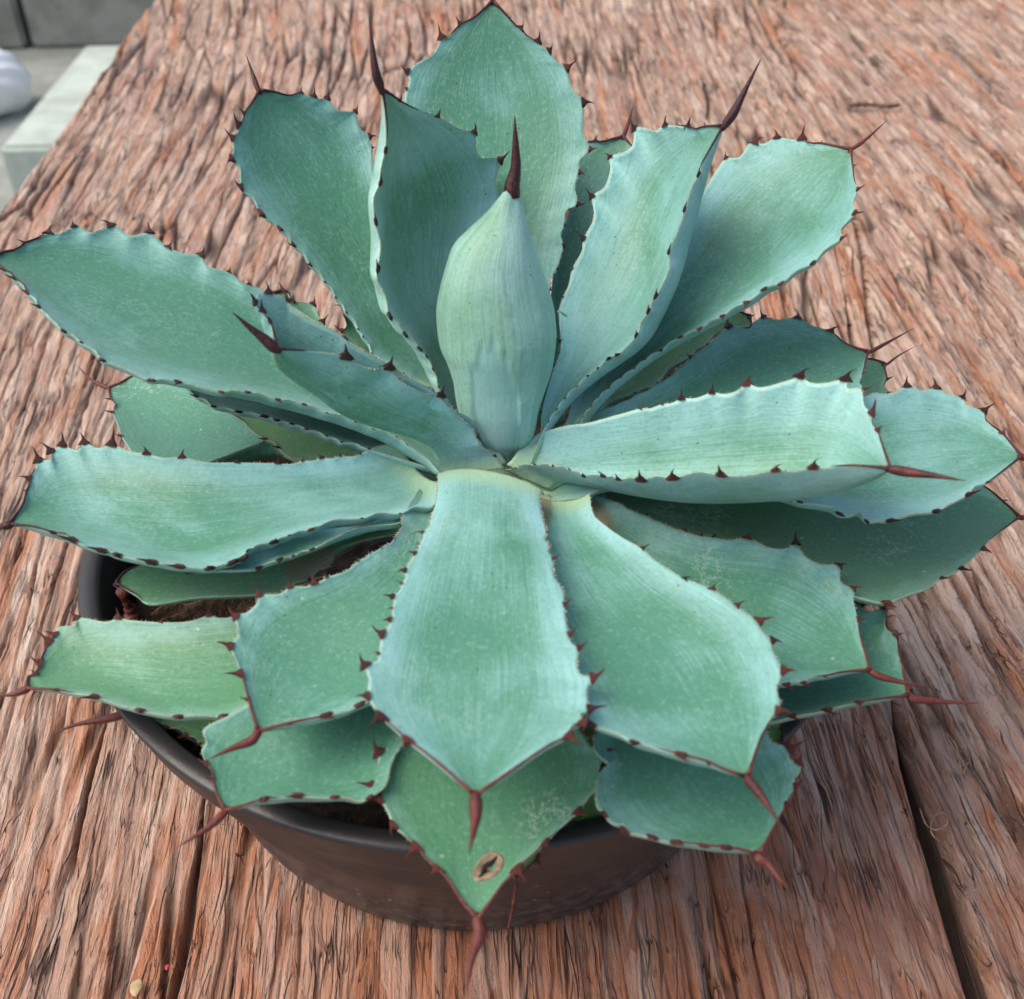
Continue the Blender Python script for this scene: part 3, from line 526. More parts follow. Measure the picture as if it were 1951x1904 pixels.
LEAVES = dict(
C2=dict(nm='broad leaf standing up behind the rosette', tip='W 939,2', el=44, spine='W 936,-35 934,-70', zb=.118, sag=-.03, cup=(.2, .10, .06), bloom=.36,
  A='W 860,830 800,690 760,560 742,460 E 0,0 B 470,900 425,700t 420,540 435,470t 440,380X 480,340 570,290 620,200X 650,200 720,130T 790,95'.replace('E 0,0 ', ''),
  B='W 1000,840 1040,700 B 1190,1650 1195,1530t 1230,1420t 1255,1340 1265,1300T 1250,1240 1270,1190t 1280,1110 1340,1080T 1325,990 1350,910T 1350,850 1405,790T 1370,700 1370,540X 1310,470 1280,360X 1225,325 1190,270X 1130,220X 1040,150T 980,100t'),
D3=dict(nm='rounded leaf pointing back left with a short crooked spine', tip='A 1370,478', el=40, spine='A 1340,400 1300,283', zb=.117, sag=.0, cup=(.22, .12, .07), bloom=.36,
  A='W 838,745 d 1460,900 1310,860t 1240,800t 1090,720t 1030,670t 970,560t 940,510t 860,400t 790,300t 720,200t A 1640,1400T 1550,1295T 1480,1210T 1450,1180 1380,1130X 1340,1050 1275,990X 1270,890 1225,840X 1235,800 1230,730X 1260,660X 1290,600T 1330,545',
  B='W 868,720 800,560 740,400 B 262,900 255,780t 240,720T 190,680 165,590T A 1860,590 1780,580 1730,520T 1660,510T 1590,490T 1450,488t'),
I7=dict(nm='half hidden leaf at the back between two taller leaves', tip='B 1580,722', el=27, spine='B 1605,650 1635,548', zb=.112, sag=.02, bloom=.32, spot=.6, tone=.6,
  A='W 1000,800 1030,680 1050,560 B 1225,1300 1285,1150 1300,1050 1280,900 1310,800 1370,760 1400,750t 1430,745T 1500,742t',
  B='W 1075,800 B 1330,1570t 1400,1400 1420,1240T 1480,1030T 1540,920 1600,860 1640,800t'),
F5=dict(nm='wide pale leaf reaching back right with a bare tip', tip='C 990,790', el=31, spine='C 1060,740 1185,630', zb=.114, sag=.03, cup=(.25, .14, .07), bloom=.50, tone=.65, sr=.0010,
  A='W 1030,830 e 400,900 470,650 620,430 800,250 C 100,1250 190,1050 265,920 300,870 330,835T 400,830 450,760 480,755X 530,760 600,727X 680,740 730,735X 830,758t 900,772',
  B='e 500,900 520,850t 575,780t 620,720t 690,660t 770,590t 860,530t 930,470t 1035,410T 1160,325T 1290,270T 1440,185T 1600,95T C 440,1600 530,1530T 620,1500T 700,1430 790,1390T 850,1320 940,1260T 935,1210 1010,1125T 1000,1070 1025,1000T 1010,960 1000,880t'),
FB=dict(nm='yellowish narrow leaf showing between two leaves on the right', tip='W 1430,603', el=14, spine='W 1440,598', zb=.108, sag=.04, bloom=.22, yel=.5, spot=.9, sr=.0006,
  A='W 1090,790 1130,720 e 900,420 1250,250 1450,150 W 1400,592',
  B='W 1100,815 e 600,840t 860,690t 1010,640t 1230,450t 1340,370t 1480,260T W 1428,625'),
G6=dict(nm='dark blue green leaf on the right with a long straight spine', tip='C 1082,1860', el=10, spine='C 1180,1810 1330,1728', zb=.112, sag=.05, roll=0, cup=(.2, .10, .06), bloom=.26, tone=.65, sr=.0010,
  A='e 500,860 560,830 700,780t 770,750t 870,700t 1010,625t 1090,580t 1150,520t 1230,455T 1340,375 1380,340 1480,250X 1600,250 1710,190X C 600,1690 710,1680X 780,1720 880,1750X 950,1810 1020,1843',
  B='W 1110,860 1250,850 1400,840 1550,830 F 900,420 1020,400 1055,345T 1052,260t 1070,190'),
H6=dict(nm='small leaf end peeping out behind the dark right leaf', tip='F 1170,213', el=3, spine='F 1240,165 1342,108', zb=.106, sag=.04, bloom=.22, yel=.3, tone=.7, sr=.0007, noT=False,
  A='W 1120,820 1300,740 1500,690 F 950,200 1050,185 1120,190',
  B='W 1120,880 1300,850 1500,820 F 900,480 1000,500 1120,440 1185,360t 1180,290T 1168,240'),
J8=dict(nm='large leaf reaching out of the picture to the left', tip='W -16,492', el=22, spine='W -40,494 -75,500', zb=.113, sag=.05, cup=(.2, .10, .10), bloom=.30,
  A='W 880,840 800,740 700,670 600,610 d 400,290 300,245 220,213T A 1290,1500 1210,1437T 1100,1408 1060,1350X 970,1338 890,1308T 830,1260 790,1228X 690,1245 630,1205 585,1190X 480,1230 430,1197 390,1195X 320,1232 255,1230X 190,1265 130,1285T 20,1335t',
  B='W 880,880 d 1510,1470 1400,1370 1260,1270t 1190,1220t 1040,1170t 920,1120t D 1730,470t 1610,425T 1470,400T 1310,360T 1170,360T 1020,320 940,305T 800,298T 700,250 600,210 540,190T A 430,1810t 335,1750T 290,1700 205,1620T 140,1545T 75,1470T 20,1425T'),
K9=dict(hook=1.8, nm='folded grey green leaf curling up at the left with a large spine', tip='d 400,640', deep=((905, 892), .305, .272), el=24, spine='d 330,580 230,500 105,392', zb=.130, sag=.07, roll=0, th=.0022, bloom=.50, tone=.25, sr=.0023, dec=.13, tooth=.0040, up=.9,
  A='W 966,884 d 1850,1285 1700,1115 1560,1035 1430,915 1310,850 1190,790 1080,710 960,650 880,600 800,530 700,490 600,440 490,370 470,310T 400,285 345,265T 290,262 258,330T 305,385T 355,455T 385,560',
  B='W 962,893 d 1840,1345T 1760,1285 1730,1225T 1680,1150 1580,1060 1540,1000 1480,945X 1400,935 1340,920 1220,850 1140,760X 1040,770 940,740 855,690X 730,662 560,650',
  mid='W 842,905 d 1470,1310 1300,1215 1080,1145 900,1070 780,985 640,885 520,812 450,755 405,690'),
B1=dict(hook=0.6, nm='upright curved leaf left of the central bud with a tall spine', tip='B 305,475', el=66, spine='B 275,380 255,240 244,95', zb=.12, sag=-.06, roll=12, cup=(.3, .17, .13), bloom=.72, yel=.18, tone=.25, sr=.0020, dec=.15, tooth=.0036, up=.8,
  A='W 905,860 868,790 d 1470,890t 1430,770t 1390,690t 1345,640T 1250,545T 1185,430 1145,420X 1120,290 1065,180 1070,110T B 272,1170T 262,1050 298,965T 300,900 325,790T 330,700 322,590',
  B='W 945,850 920,700 900,560 B 790,1300 900,1130 925,1040 905,960 930,850X 890,835 830,835 800,780 795,700X 720,685 600,615T 480,575 400,535t 350,500'),
E4=dict(hook=0.6, nm='upright pale leaf right of the bud with a long dark spine', tip='C 318,665', el=47, spine='C 370,590 430,470 513,308', zb=.12, sag=.0, roll=-8, cup=(.28, .22, .16), th=.008, bloom=.74, tone=.2, sr=.0021, dec=.15, tooth=.0034, up=.8,
  A='W 1000,870 e 235,960 245,820t 290,640 330,510t 370,350T 355,150 B 1235,1650 1260,1570t 1290,1510 1310,1420t 1360,1330 1370,1260T 1425,1150 1415,1040T 1480,990 1510,900 1510,830T 1580,805 1630,765 1640,680T 1690,675 1750,692 1800,662T 1904,672 C 50,665 130,667T 220,670t',
  B='W 1010,885 e 240,970 290,880t 345,800t 400,725t 480,650t 550,580t 615,530t 690,465T 745,440T 800,390 870,310T 950,150T 1000,50T B 1815,1430 1820,1330T C 80,1200 110,1105T 140,1000 185,920T 200,870 240,800'),
BB=dict(hook=1.5, nm='bright pale leaf lying to the right with a long red spine', tip='F 1200,765', el=17, spine='F 1300,780 1450,800 1600,826', zb=.119, sag=.05, roll=14, cup=(.22, .17, .20), th=.006, bloom=.78, yel=.1, tone=.5, sr=.0020, dec=.16, tooth=.0036, up=1.0, mid='E 1195,866 1230,835 1290,795 e 700,1258 1100,1268 1400,1268 F 700,812 1000,800 1110,792',
  A='W 965,885 e 50,1130 130,1030 230,960 400,910 550,890 700,850 790,825 900,795t 1040,765t 1170,730T 1270,725 1370,690T 1450,700 1530,680 1600,632X 1700,655 1904,600 F 720,275X 780,310 860,310 960,290X 970,340 1040,340 1060,430 1100,470X 1130,560T 1150,620',
  B='W 962,895 e 50,1190t 200,1165t 320,1175t 430,1200t 520,1240T 650,1240T 750,1262T 900,1265X 1110,1253X 1430,1232X 1600,1235 F 590,770X 690,775 790,755X 850,757 1000,748'),
AA=dict(hook=0.4, nm='pale leaf under the bright right one, tip at the picture edge', tip='F 1892,700', el=3, spine='F 1960,700 2050,690', zb=.112, sag=.055, roll=4, cup=(.2, .10, .09), bloom=.60, tone=.5, sr=.0017, tooth=.0033,
  A='W 990,900 1150,870 1350,820 1500,790 F 900,430 1060,385 1110,362 1200,368 1285,327X 1370,350 1440,335X 1510,372 1580,388X 1600,430 1690,458X 1705,512 1790,580T',
  B='W 1040,935 E 1220,930 1400,900 e 720,1278 950,1290t 1180,1300t 1420,1305t F 410,867T 570,905T 720,940T 800,945 900,965 930,1003T 1000,1003 1040,985 1070,1040T 1140,1035 1200,1038X 1310,1000 1445,988X 1500,955 1610,900X 1710,835t 1800,770'),
Z1=dict(nm='deep green leaf on the far right below the pale ones', tip='F 1882,1020', el=-6, spine='F 1940,1010 2040,1000', zb=.106, sag=.05, cup=(.2, .12, .12), bloom=.10, yel=.25, spot=.9, tone=.55,
  A='W 1020,920 1150,900 1300,880 1450,870 1600,880 F 1350,830 1600,830 1700,862 1790,935T',
  B='W 1040,960 e 600,1330 700,1400 900,1500 1250,1640 1600,1700 F 800,1300 900,1400 1060,1452 1180,1472X 1290,1430 1400,1392 1470,1340T 1520,1320 1575,1290X 1640,1230 1690,1185X 1740,1125'),
X1=dict(nm='dull blue leaf at the lower right, spine bent downwards', tip='F 1092,1832', el=-3, spine='F 1180,1870 W 1776,1311', zb=.107, sag=.06, cup=(.2, .14, .10), bloom=.30, spot=.7, tone=.6, sr=.0015,
  A='W 1020,920 e 400,1300 600,1360 690,1400 770,1420t 860,1470t 940,1500t 1050,1550t 1190,1600T 1300,1635t 1385,1640T 1470,1668 F 440,1130X 560,1180 650,1185 700,1160X 750,1225 830,1270 925,1275X 935,1365 1000,1395X 1005,1470 1025,1560T 1040,1660',
  B='W 1010,960 E 1180,1050 1300,1300 1450,1600 1700,1830 F 200,1700 400,1850 600,1900 650,1905T 740,1895T 850,1860t 960,1838', stain=[(.25, .12, .25), (.55, .1, .16)]),
Y1=dict(nm='green leaf beneath the dull blue one at the lower right', tip='I 1295,300', el=-5, spine='I 1320,315 1500,330 1672,336', zb=.100, sag=.05, cup=(.2, .14, .16), bloom=.12, spot=.5, tone=.75, tone2=.5, sr=.0016,
  A='W 1050,940 1250,1060 1450,1150 1560,1160 F 950,1440 1030,1490 1090,1520 1165,1505T 1170,1600 1225,1650T 1240,1740 1258,1790T 1268,1860',
  B='W 1020,980 1150,1200 1300,1350 I 400,460 520,440 600,430 680,408X 780,392 865,375X 950,350 1035,335X 1140,318'),
W1=dict(nm='broad leaf in front on the right, spine crossing the leaf below', tip='c 1368,618', el=5, spine='c 1450,720 1520,820 1597,940', zb=.113, sag=.06, cup=(.2, .10, .10), bloom=.42, tone=.5, sr=.0018, dec=.2,
  A='W 1000,930 1000,1050 1030,1200 H 1330,250 1370,380 1410,450X c 500,318 560,350 620,385X 700,395 780,425 930,465X 1010,485 1110,515T 1200,560',
  B='E 1400,890 1420,1000 1480,1060 1580,1130 1680,1185T 1740,1240 1830,1300 F 110,1345T 180,1370 255,1400T 320,1440 385,1487T 430,1520 500,1570X 520,1620 575,1670X 570,1710 600,1770 632,1830X 610,1880 c 1560,20 1580,110 1565,170X 1530,220 1450,370', stain=[(.12, .03, .3)]),
V1=dict(nm='large front leaf pointing straight down over the pot', tip='H 800,830', el=5, spine='H 800,930 790,1000 765,1130', zb=.116, sag=.07, cup=(-.12, .05, .09), bloom=.50, tone=.6, sr=.0022, dec=.3, tooth=.0034,
  A='W 834,903 E 598,880 585,960 560,1030t 520,1100T 500,1160t 478,1210T 450,1260 425,1300T 410,1370t 360,1440T 355,1500t 345,1560T 305,1640X 295,1700 285,1740t 280,1780 H 215,140X 235,210 228,300X 270,370 300,410X 380,480 440,535X 530,600 640,690',
  B='E 1150,880 1140,930t 1150,1000 1175,1100t 1190,1170t 1210,1240T 1215,1330 1260,1400 1270,1480T 1275,1560 1295,1640T 1310,1690 1345,1710T 1335,1790 1355,1850 H 1420,205X 1385,270 1400,370X 1350,390 1370,440X 1310,455 1290,510X 1200,555 1100,620'),
U1=dict(hook=0.3, nm='dusky leaf at the lower left with a rust coloured spine', tip='a 1228,1315', el=3, spine='a 1180,1370 1050,1420 890,1495', zb=.110, sag=.06, cup=(.2, .12, .13), bloom=.33, spot=.6, tone=.7, sr=.0018, dec=.2,
  A='W 800,930 E 415,1010 410,1070 370,1130t 300,1180t 240,1210t 180,1250t a 1680,290t 1600,330T 1550,350 1440,355T 1370,400 1240,410T 1215,470 1150,525 1080,550X 1100,660 1085,690 1045,745X 1080,830 1115,930X 1140,1000 1165,1100T',
  B='W 850,960 870,1100 800,1280 H 190,345X 130,375 a 1780,1180 1680,1205X 1580,1225 1440,1255T 1330,1285'),
R1=dict(nm='pale strip of a leaf lying under the big left one', tip='D 1000,1310', el=5, spine='D 960,1290', zb=.109, sag=.04, cup=(.2, .15, .12), bloom=.62, spot=.3, sr=.0005,
  A='W 815,960 D 1904,1060 1700,1080 1500,1120 1300,1200 1100,1240',
  B='E 410,1010 390,1050 200,1070 50,1130 D 1650,1190T 1550,1225t 1480,1245T 1370,1290T 1280,1298 1150,1300t 1060,1310'),
Q1=dict(hook=0.6, nm='long horizontal leaf on the left, spine at the picture edge', tip='D 45,1060', el=3, spine='D 0,1068 -90,1085', zb=.113, sag=.06, roll=-4, cup=(.2, .12, .13), bloom=.46, spot=.2, tone=.35, sr=.0019, dec=.2, tooth=.0036,
  A='E 410,640 300,640 D 1904,685t 1800,697t 1700,705T 1600,722t 1470,735T 1370,733 1255,730T 1100,730 960,702T 860,705 775,682X 690,672 590,636X 520,655 445,628X 405,665 330,640X 290,660 270,672X 270,715 205,722X 185,770 155,815T 140,880t 120,960',
  B='E 600,830 580,960t 400,1000t 200,1025t D 1645,1085T 1530,1115t 1450,1150X 1310,1195t 1290,1235X 1230,1258X 1170,1270 1110,1290X 1040,1285 945,1280X 870,1265 800,1257X 710,1240 620,1220X 535,1195X 450,1170 385,1140X 280,1100T 170,1070'),
O1=dict(nm='dark scarred leaf on the left, thin curved spine', tip='D 575,335', el=-4, spine='D 480,290 400,208', zb=.104, sag=.05, cup=(.2, .12, .10), bloom=.02, spot=1., tone=.75, tone2=.5, sr=.0012,  # bloom kept low so the leaf's colour carries the shade it lies in
  A='W 850,890 800,840 700,800 500,740 D 1000,290 850,290 720,270 640,310t',
  B='W 850,920 700,890 D 1600,720 1500,690t 1400,620T 1300,540 1200,600 1000,760 850,760 720,700 640,590T 625,540 595,465T 585,395T'.replace('1300,540 1200,600 1000,760', '1200,690 1000,760')),
O2=dict(nm='bright green leaf in the gap on the left', tip='D 1200,455', el=2, spine='D 1190,450', zb=.106, sag=.03, bloom=.0, yel=.95, spot=.3, sr=.0004, tone=.5,
  A='W 850,880 760,850 600,790 D 1450,440 1280,440',
  B='W 850,900 740,880 D 1700,730 1560,715 1470,650T 1400,605T 1330,560 1280,510'),
P1=dict(nm='narrow blue leaf strip under the large left leaf', tip='D 940,310', el=12, spine='D 930,305', zb=.111, sag=.05, bloom=.48, spot=.2, sr=.0005,
  A='W 870,860 760,800 600,740 450,710 D 1050,260 980,290',
  B='W 850,900 d 1010,1300t 830,1255t 730,1215t 600,1170t 500,1135t 400,1110T 320,1085T 150,1055T D 1130,435T 1085,395 1035,380T 980,320'),
M1=dict(nm='small green leaf tip behind the folded leaf', tip='d 380,270', el=24, spine='d 360,262', zb=.110, sag=.02, bloom=.35, yel=.3, spot=.5, sr=.0005,
  A='W 880,820 800,740 700,700 600,640 540,600 d 400,330 380,290',
  B='W 890,810 760,680 d 900,600 760,510 700,460T 665,400 640,345X 560,330 500,320X 480,270 440,258X'),
N1=dict(nm='small dull leaf end behind the rounded back leaf', tip='d 830,360', el=27, spine='d 770,348', zb=.111, sag=.02, bloom=.33, yel=.2, spot=.5, sr=.0005,
  A='W 880,820 790,720 d 1050,700 950,640 850,570T 830,520T 860,490 850,430t',
  B='W 900,810 830,720 d 1200,650 1100,520 950,400'),
S1=dict(nm='shaded leaf lying low inside the pot on the left', tip='D 615,1370', el=2, spine='D 640,1400', zb=.100, sag=.03, cup=(.15, .08, .05), bloom=.0, yel=.35, spot=.3, sr=.0006,
  A='W 760,985 D 1850,1130 1500,1200 1200,1230 900,1230 700,1290 640,1330',
  B='W 790,1010 E 100,1170 D 1750,1270t 1640,1345T 1500,1410T 1300,1430 1050,1440 800,1478 720,1430', stain=[(.55, .35, .22)]),
T1=dict(hook=0.5, nm='low leaf at the left edge with pale scars and a thin spine', tip='G 138,262', el=-3, spine='G 60,290 -20,297', zb=.101, sag=.05, cup=(.15, .12, .15), bloom=.24, yel=.25, spot=1., tone=.8, tone2=.3, sr=.0017,
  A='W 800,1000 700,1080 580,1150 D 1200,1550 1110,1538T 1000,1570 850,1575t 700,1565 625,1552X 560,1573 450,1553 405,1553X 395,1590 310,1600 290,1640X 260,1680X 240,1720 210,1790X 185,1850T G 150,200',
  B='W 800,1100 650,1250 G 1400,330 1270,375 1180,408X 1060,402 940,410X 850,400 740,378X 640,352 500,303X 390,285 300,268T'),
T2=dict(nm='leaf with a dry brown spine under the low left leaf', tip='G 655,392', el=-8, spine='G 560,420 400,450 270,502', zb=.094, sag=.06, cup=(.1, .1, .1), bloom=.05, yel=.7, tone=.85, tone2=.6, sr=.0019, dec=.08,
  A='W 780,1050 600,1200 G 1350,360 1000,370 800,370',
  B='W 800,1150 G 1350,560 1150,580 1060,552t 980,505T 880,465T 780,408'),
DD=dict(hook=0.6, nm='scarred green leaf over the pot rim at the lower left', tip='G 1190,908', el=-2, spine='G 1090,1000 930,1100', zb=.104, sag=.05, cup=(.15, .10, .12), bloom=.12, spot=1., tone=.75, tone2=.2, sr=.0016,
  A='W 850,1000 720,1100 G 1500,200 1250,380 1080,470 1090,540 1065,590 1090,655T 1125,740T 1150,830',
  B='W 900,1100 850,1300 H 380,600 330,760 240,835T a 1904,1770 1820,1745 1735,1745X 1640,1745 1490,1735X 1390,1745 1270,1757X 1130,1800'),
U2=dict(nm='dark leaf in shade between the two lower left leaves', tip='G 1085,545', el=-8, spine='G 1088,552', zb=.093, sag=.06, bloom=.0, yel=.4, sr=.0004,
  A='W 800,1050 G 1500,250 1200,300 1100,380 900,440 950,500',
  B='W 850,1100 G 1600,500 1300,560 1150,560'),
EE=dict(nm='front lower leaf with a round brown hole and drooping spine', tip='H 812,1478', el=-4, spine='H 820,1560 775,1700 750,1872', zb=.104, sag=.06, cup=(.12, .06, .14), bloom=.12, yel=.2, spot=1., tone=.85, tone2=.5, sr=.0023, dec=.28, tooth=.0034,
  A='W 850,1050 790,1250 H 400,480 378,535 375,570 285,600X 290,690 258,775X 290,840X 330,905 365,985X 430,1040 490,1100X 540,1160 600,1215X 660,1280 730,1390',
  B='W 1000,1050 1080,1250 H 1330,430 1390,530 1410,570 1480,598X 1450,690 1465,760X 1400,830 1340,910X 1240,1000 1170,1075X 1080,1160 1020,1215X 940,1300 870,1400'),
FF=dict(nm='thin green leaf edge under the front leaf with a dry spine', tip='H 1015,1290', el=-9, spine='H 1000,1400 975,1520 945,1668', zb=.093, sag=.07, cup=(.05, .05, .05), bloom=.0, yel=.8, tone=.8, tone2=.5, sr=.0009, dec=.2,
  A='W 950,1100 940,1300 H 950,1000 980,1150',
  B='W 1050,1150 1130,1350 H 1420,790 1470,840 1480,915 1380,985T 1300,1040 1230,1080T 1120,1170T 1060,1225'),
GG=dict(hook=0.6, nm='leaf over the pot at the lower right with a short rusty spine', tip='c 1440,1130', el=-2, spine='c 1500,1180 1580,1280 1635,1340', zb=.104, sag=.05, cup=(.12, .09, .15), bloom=.27, spot=.5, tone=.85, tone2=.3, sr=.0019, dec=.2,
  A='W 1050,1050 1130,1250 c 380,200 350,400 400,480 450,520 380,600 365,780 420,855T 470,915 555,925 555,970X 650,990 735,1010X 820,1035 900,1045X 1000,1050 1075,1065X 1150,1070 1230,1078X 1330,1095',
  B='W 1100,1050 1300,1250 1440,1340 c 1500,330 1550,390 1630,405T 1650,430X 1640,490 1710,520X 1715,570 1675,625 1685,670X 1640,750 1625,800X 1590,860 1545,940 1490,1040'),
HH=dict(nm='little green leaf end behind the front right leaf', tip='c 1595,385', el=-7, spine='c 1640,360', zb=.099, sag=.03, bloom=.0, yel=.8, sr=.0005, tone=.2,
  A='W 1050,1000 1250,1200 c 1450,230 1520,230 1610,240T 1590,290 1600,340',
  B='W 1050,1050 1250,1300 c 1450,400 1540,385'),
HS=dict(nm='hidden leaf whose dark dry spine shows at the lower right', tip='c 1595,885', el=-8, spine='c 1640,960 1685,1070', zb=.096, sag=.03, bloom=.1, tone=.1, tone2=.5, sr=.0012,
  A='W 1050,1050 1150,1200 1350,1400 c 1450,650', B='W 1080,1050 1250,1200 1420,1400 c 1540,700'),
RB1=dict(nm='low leaf on the right reaching under the others', tip='W 1650,1150', el=-9, spine='W 1660,1155', zb=.098, sag=.04, bloom=.05, yel=.3, sr=.0004,
  A='W 1030,960 1300,960 1500,1050 1600,1080', B='W 1030,1000 1250,1150 1450,1250 1600,1200'),
)
for k, a in LEAVES.items():
    o, L = leaf(**a); print('LEAF', k, round(L, 3))
print('TEETH', stats)

# the 300 largest teeth stay single parts; the smallest near the leaf bases are joined per leaf
teeth = sorted([o for o in bpy.data.objects if o.name.startswith('tooth')], key=lambda o: -o.matrix_basis.to_scale()[2]); small = {}
for o in teeth[300:]: small.setdefault(o.parent.name, []).append(o)
for pn, lst in small.items():
    par = bpy.data.objects[pn]; parts = [(np.array([(o.matrix_basis @ v.co)[:] for v in o.data.vertices]), [tuple(p.vertices) for p in o.data.polygons]) for o in lst]
    V, Fc = join(parts); q = mesh_obj('small_teeth', V, Fc, M_SPINE, par); q.color = lst[0].color; tag(q, None, None, None, 'stuff')
    for o in lst: bpy.data.objects.remove(o)

# the closed central bud: a spindle of wrapped young leaves
def bud():
    Lp = parse('W 955,888 E 800,600 725,480 700,400 678,300 642,190 612,110 B 600,1700 597,1600 615,1480 650,1370 690,1290 760,1220 850,1130 920,1040 965,990')
    Rp = parse('W 985,885 E 1060,645 1112,590 1143,470 1180,330 1215,200 1238,80 B 1240,1760 1228,1660 1190,1540 1150,1420 1110,1290 1070,1160 1040,1080 1022,1010')
    base = np.array([.003, -.004, .108]); tipd = ray(*parse('B 993,1000')[0][:2]); tt = (.016 - CAM[1]) / tipd[1]; T = CAM + tipd * tt
    c = T - base; L = np.linalg.norm(c); c /= L
    fwd = CAM - (base + T) / 2; nrm = fwd - np.dot(fwd, c) * c; nrm /= np.linalg.norm(nrm)
    def hit(x, y): d = ray(x, y); return CAM + d * np.dot(base - CAM, nrm) / np.dot(d, nrm)
    NN, m = 260, 200
    A = catmull([hit(x, y) for x, y, _ in Lp], NN); B = catmull([hit(x, y) for x, y, _ in Rp], NN)
    cen = (A + B) / 2; r = np.linalg.norm(B - A, axis=1) / 2; ax = (B - A) / (2 * r)[:, None]
    v = np.linspace(0, 1, NN); th = np.linspace(0, 2 * math.pi, m, endpoint=False)
    # wrapped margin: a ragged step running down the front right, and the imprint of a neighbour's margin
    edge = .30 + .16 * np.sin(v * 5.5) + .06 * np.sign(np.sin(v * 31)) * np.abs(np.sin(v * 31)) ** .3 * np.clip(1.2 - v, 0, 1) + .02 * np.sin(v * 90)
    X = np.cos(th)[None] * np.ones((NN, 1)); S = np.sin(th)[None] * np.ones((NN, 1))
    step = 1 / (1 + np.exp(-(X - edge[:, None]) * 60)) * (S > -.2)
    imp_h = .52 - .85 * (X + .10) ** 2 - .018 * np.sign(np.sin(X * 30)) * np.abs(np.sin(X * 30)) ** .4; imp = 1 / (1 + np.exp(-(imp_h - v[:, None]) * 90)) * (S > 0) * (np.abs(X) < .62)
    rr_ = r[:, None] * (1 - .040 * step * np.clip(1.1 - v, .3, 1)[:, None]) - .00065 * imp + .0003 * np.sin(v * 21)[:, None] * np.cos(3 * th)[None]
    P = cen[:, None] + rr_[..., None] * (np.cos(th)[None, :, None] * ax[:, None] + .92 * np.sin(th)[None, :, None] * nrm)
    V = P.reshape(-1, 3) - [0, 0, .07]; idx = np.arange(NN * m).reshape(NN, m); j = np.roll(idx, -1, 1)
    Fc = np.stack([idx[:-1], j[:-1], j[1:], idx[1:]], -1).reshape(-1, 4).tolist() + [tuple(idx[0][::-1]), tuple(idx[-1])]
    UVm = np.stack([.5 + .2 * X, .25 + .5 * v[:, None] + 0 * X - 0 * imp], -1).reshape(-1, 2)
    o = mesh_obj('leaf_bud', V, Fc, M_LEAF, plant, uvs=UVm); o.data.attributes.new('across', 'FLOAT', 'POINT').data.foreach_set('value', np.full(len(V), .5, dtype=np.float32)); o.data.attributes.new('wax', 'FLOAT', 'POINT').data.foreach_set('value', (.5 * imp + .2 * step).astype(np.float32).ravel()); o.color = (1.0, .30, .0, 1); o['label'] = 'pale closed bud of wrapped young leaves'
    sp = [T - c * .002, T + c * .001] + [hit(*q[:2]) for q in parse('B 1012,880 1010,740 1006,608')]; path = catmull(sp, 20)
    Vs, Fs = tube(path, .0021 * np.interp(np.linspace(0, 1, 20), [0, .1, .3, .7, 1], [1., 1., .72, .36, .03]), 10)
    s = mesh_obj('terminal_spine', Vs - [0, 0, .07], Fs, M_SPINE, o); s.color = (.1, 0, 0, 1)
bud()
# short thick stem the leaves grow from
g = N('agave_stem'); g.set('Base Color', (.36, .52, .36)); g.set('Roughness', .6)
pts = [(0.022, -.002), (.021, .015), (.018, .024), (.014, .030), (.010, .034), (.006, .037), (.0, .038)]
st = lathe('stem', pts, g.m, plant, 40); st.location = (AX[0], .004, 0)

# ------------------------------------------------------------------ beyond the table, far below: paving, concrete block, planter and a white bag
GZ = -.72
M_PAVE = simple('grey_paving', (.27, .29, .26), .85, 9., .22, .4, .004)
gr = box('ground', -14, 14, -8, 22, GZ - .2, GZ, M_PAVE, None, .01); tag(gr, None, None, None, 'structure')
def prism(name, pts, z0, z1, m, bev=.006):
    bm = bmesh.new(); a = [bm.verts.new((*p[:2], z0)) for p in pts]; b = [bm.verts.new((*p[:2], z1)) for p in pts]; k = len(pts)
    bm.faces.new(a[::-1]); bm.faces.new(b)
    for i in range(k): bm.faces.new((a[i], a[(i + 1) % k], b[(i + 1) % k], b[i]))
    bmesh.ops.recalc_face_normals(bm, faces=bm.faces); bmesh.ops.bevel(bm, geom=bm.edges[:], offset=bev, segments=3, affect='EDGES')
    me = bpy.data.meshes.new(name); bm.to_mesh(me); bm.free(); me.materials.append(m)
    o = bpy.data.objects.new(name, me); col.objects.link(o); return o
BZ = -.56
M_CONC = simple('pale_concrete', (.44, .50, .43), .8, 14., .16, .4, .003)
q = [at_z(x, y, BZ) for x, y in ((160, 86), (-4, 281), (420, 272), (520, 80))]
bl = prism('concrete_block', q, GZ, BZ, M_CONC, .008)
tag(bl, 'pale flat concrete block lying on the ground beside the table at the upper left', 'block')
M_WALL = simple('dark_grey_box', (.24, .24, .21), .8, 12., .25, .4, .003)
q0 = at_z(150, 92, GZ); q1 = at_z(52, 62, GZ); q2 = at_z(420, 84, GZ)
fx = q2[:2] - q0[:2]; nn_ = np.array([-fx[1], fx[0]]) / np.linalg.norm(fx)
wl = prism('planter_box', [q0[:2] - fx * .32, q0[:2] + fx * 1.6, q0[:2] + fx * 1.6 + nn_ * .5, q0[:2] - fx * .32 + nn_ * .5], GZ, GZ + .5, M_WALL, .01)
tag(wl, 'dark grey planter box standing behind the pale concrete block', 'planter')
wl2 = prism('planter_box', [q0[:2] - fx * 1.6, q0[:2] - fx * .36, q0[:2] - fx * .36 + nn_ * .5, q0[:2] - fx * 1.6 + nn_ * .5], GZ, GZ + .5, M_WALL, .01)
tag(wl2, 'dark grey planter box in the top left corner, behind the white bag', 'planter')
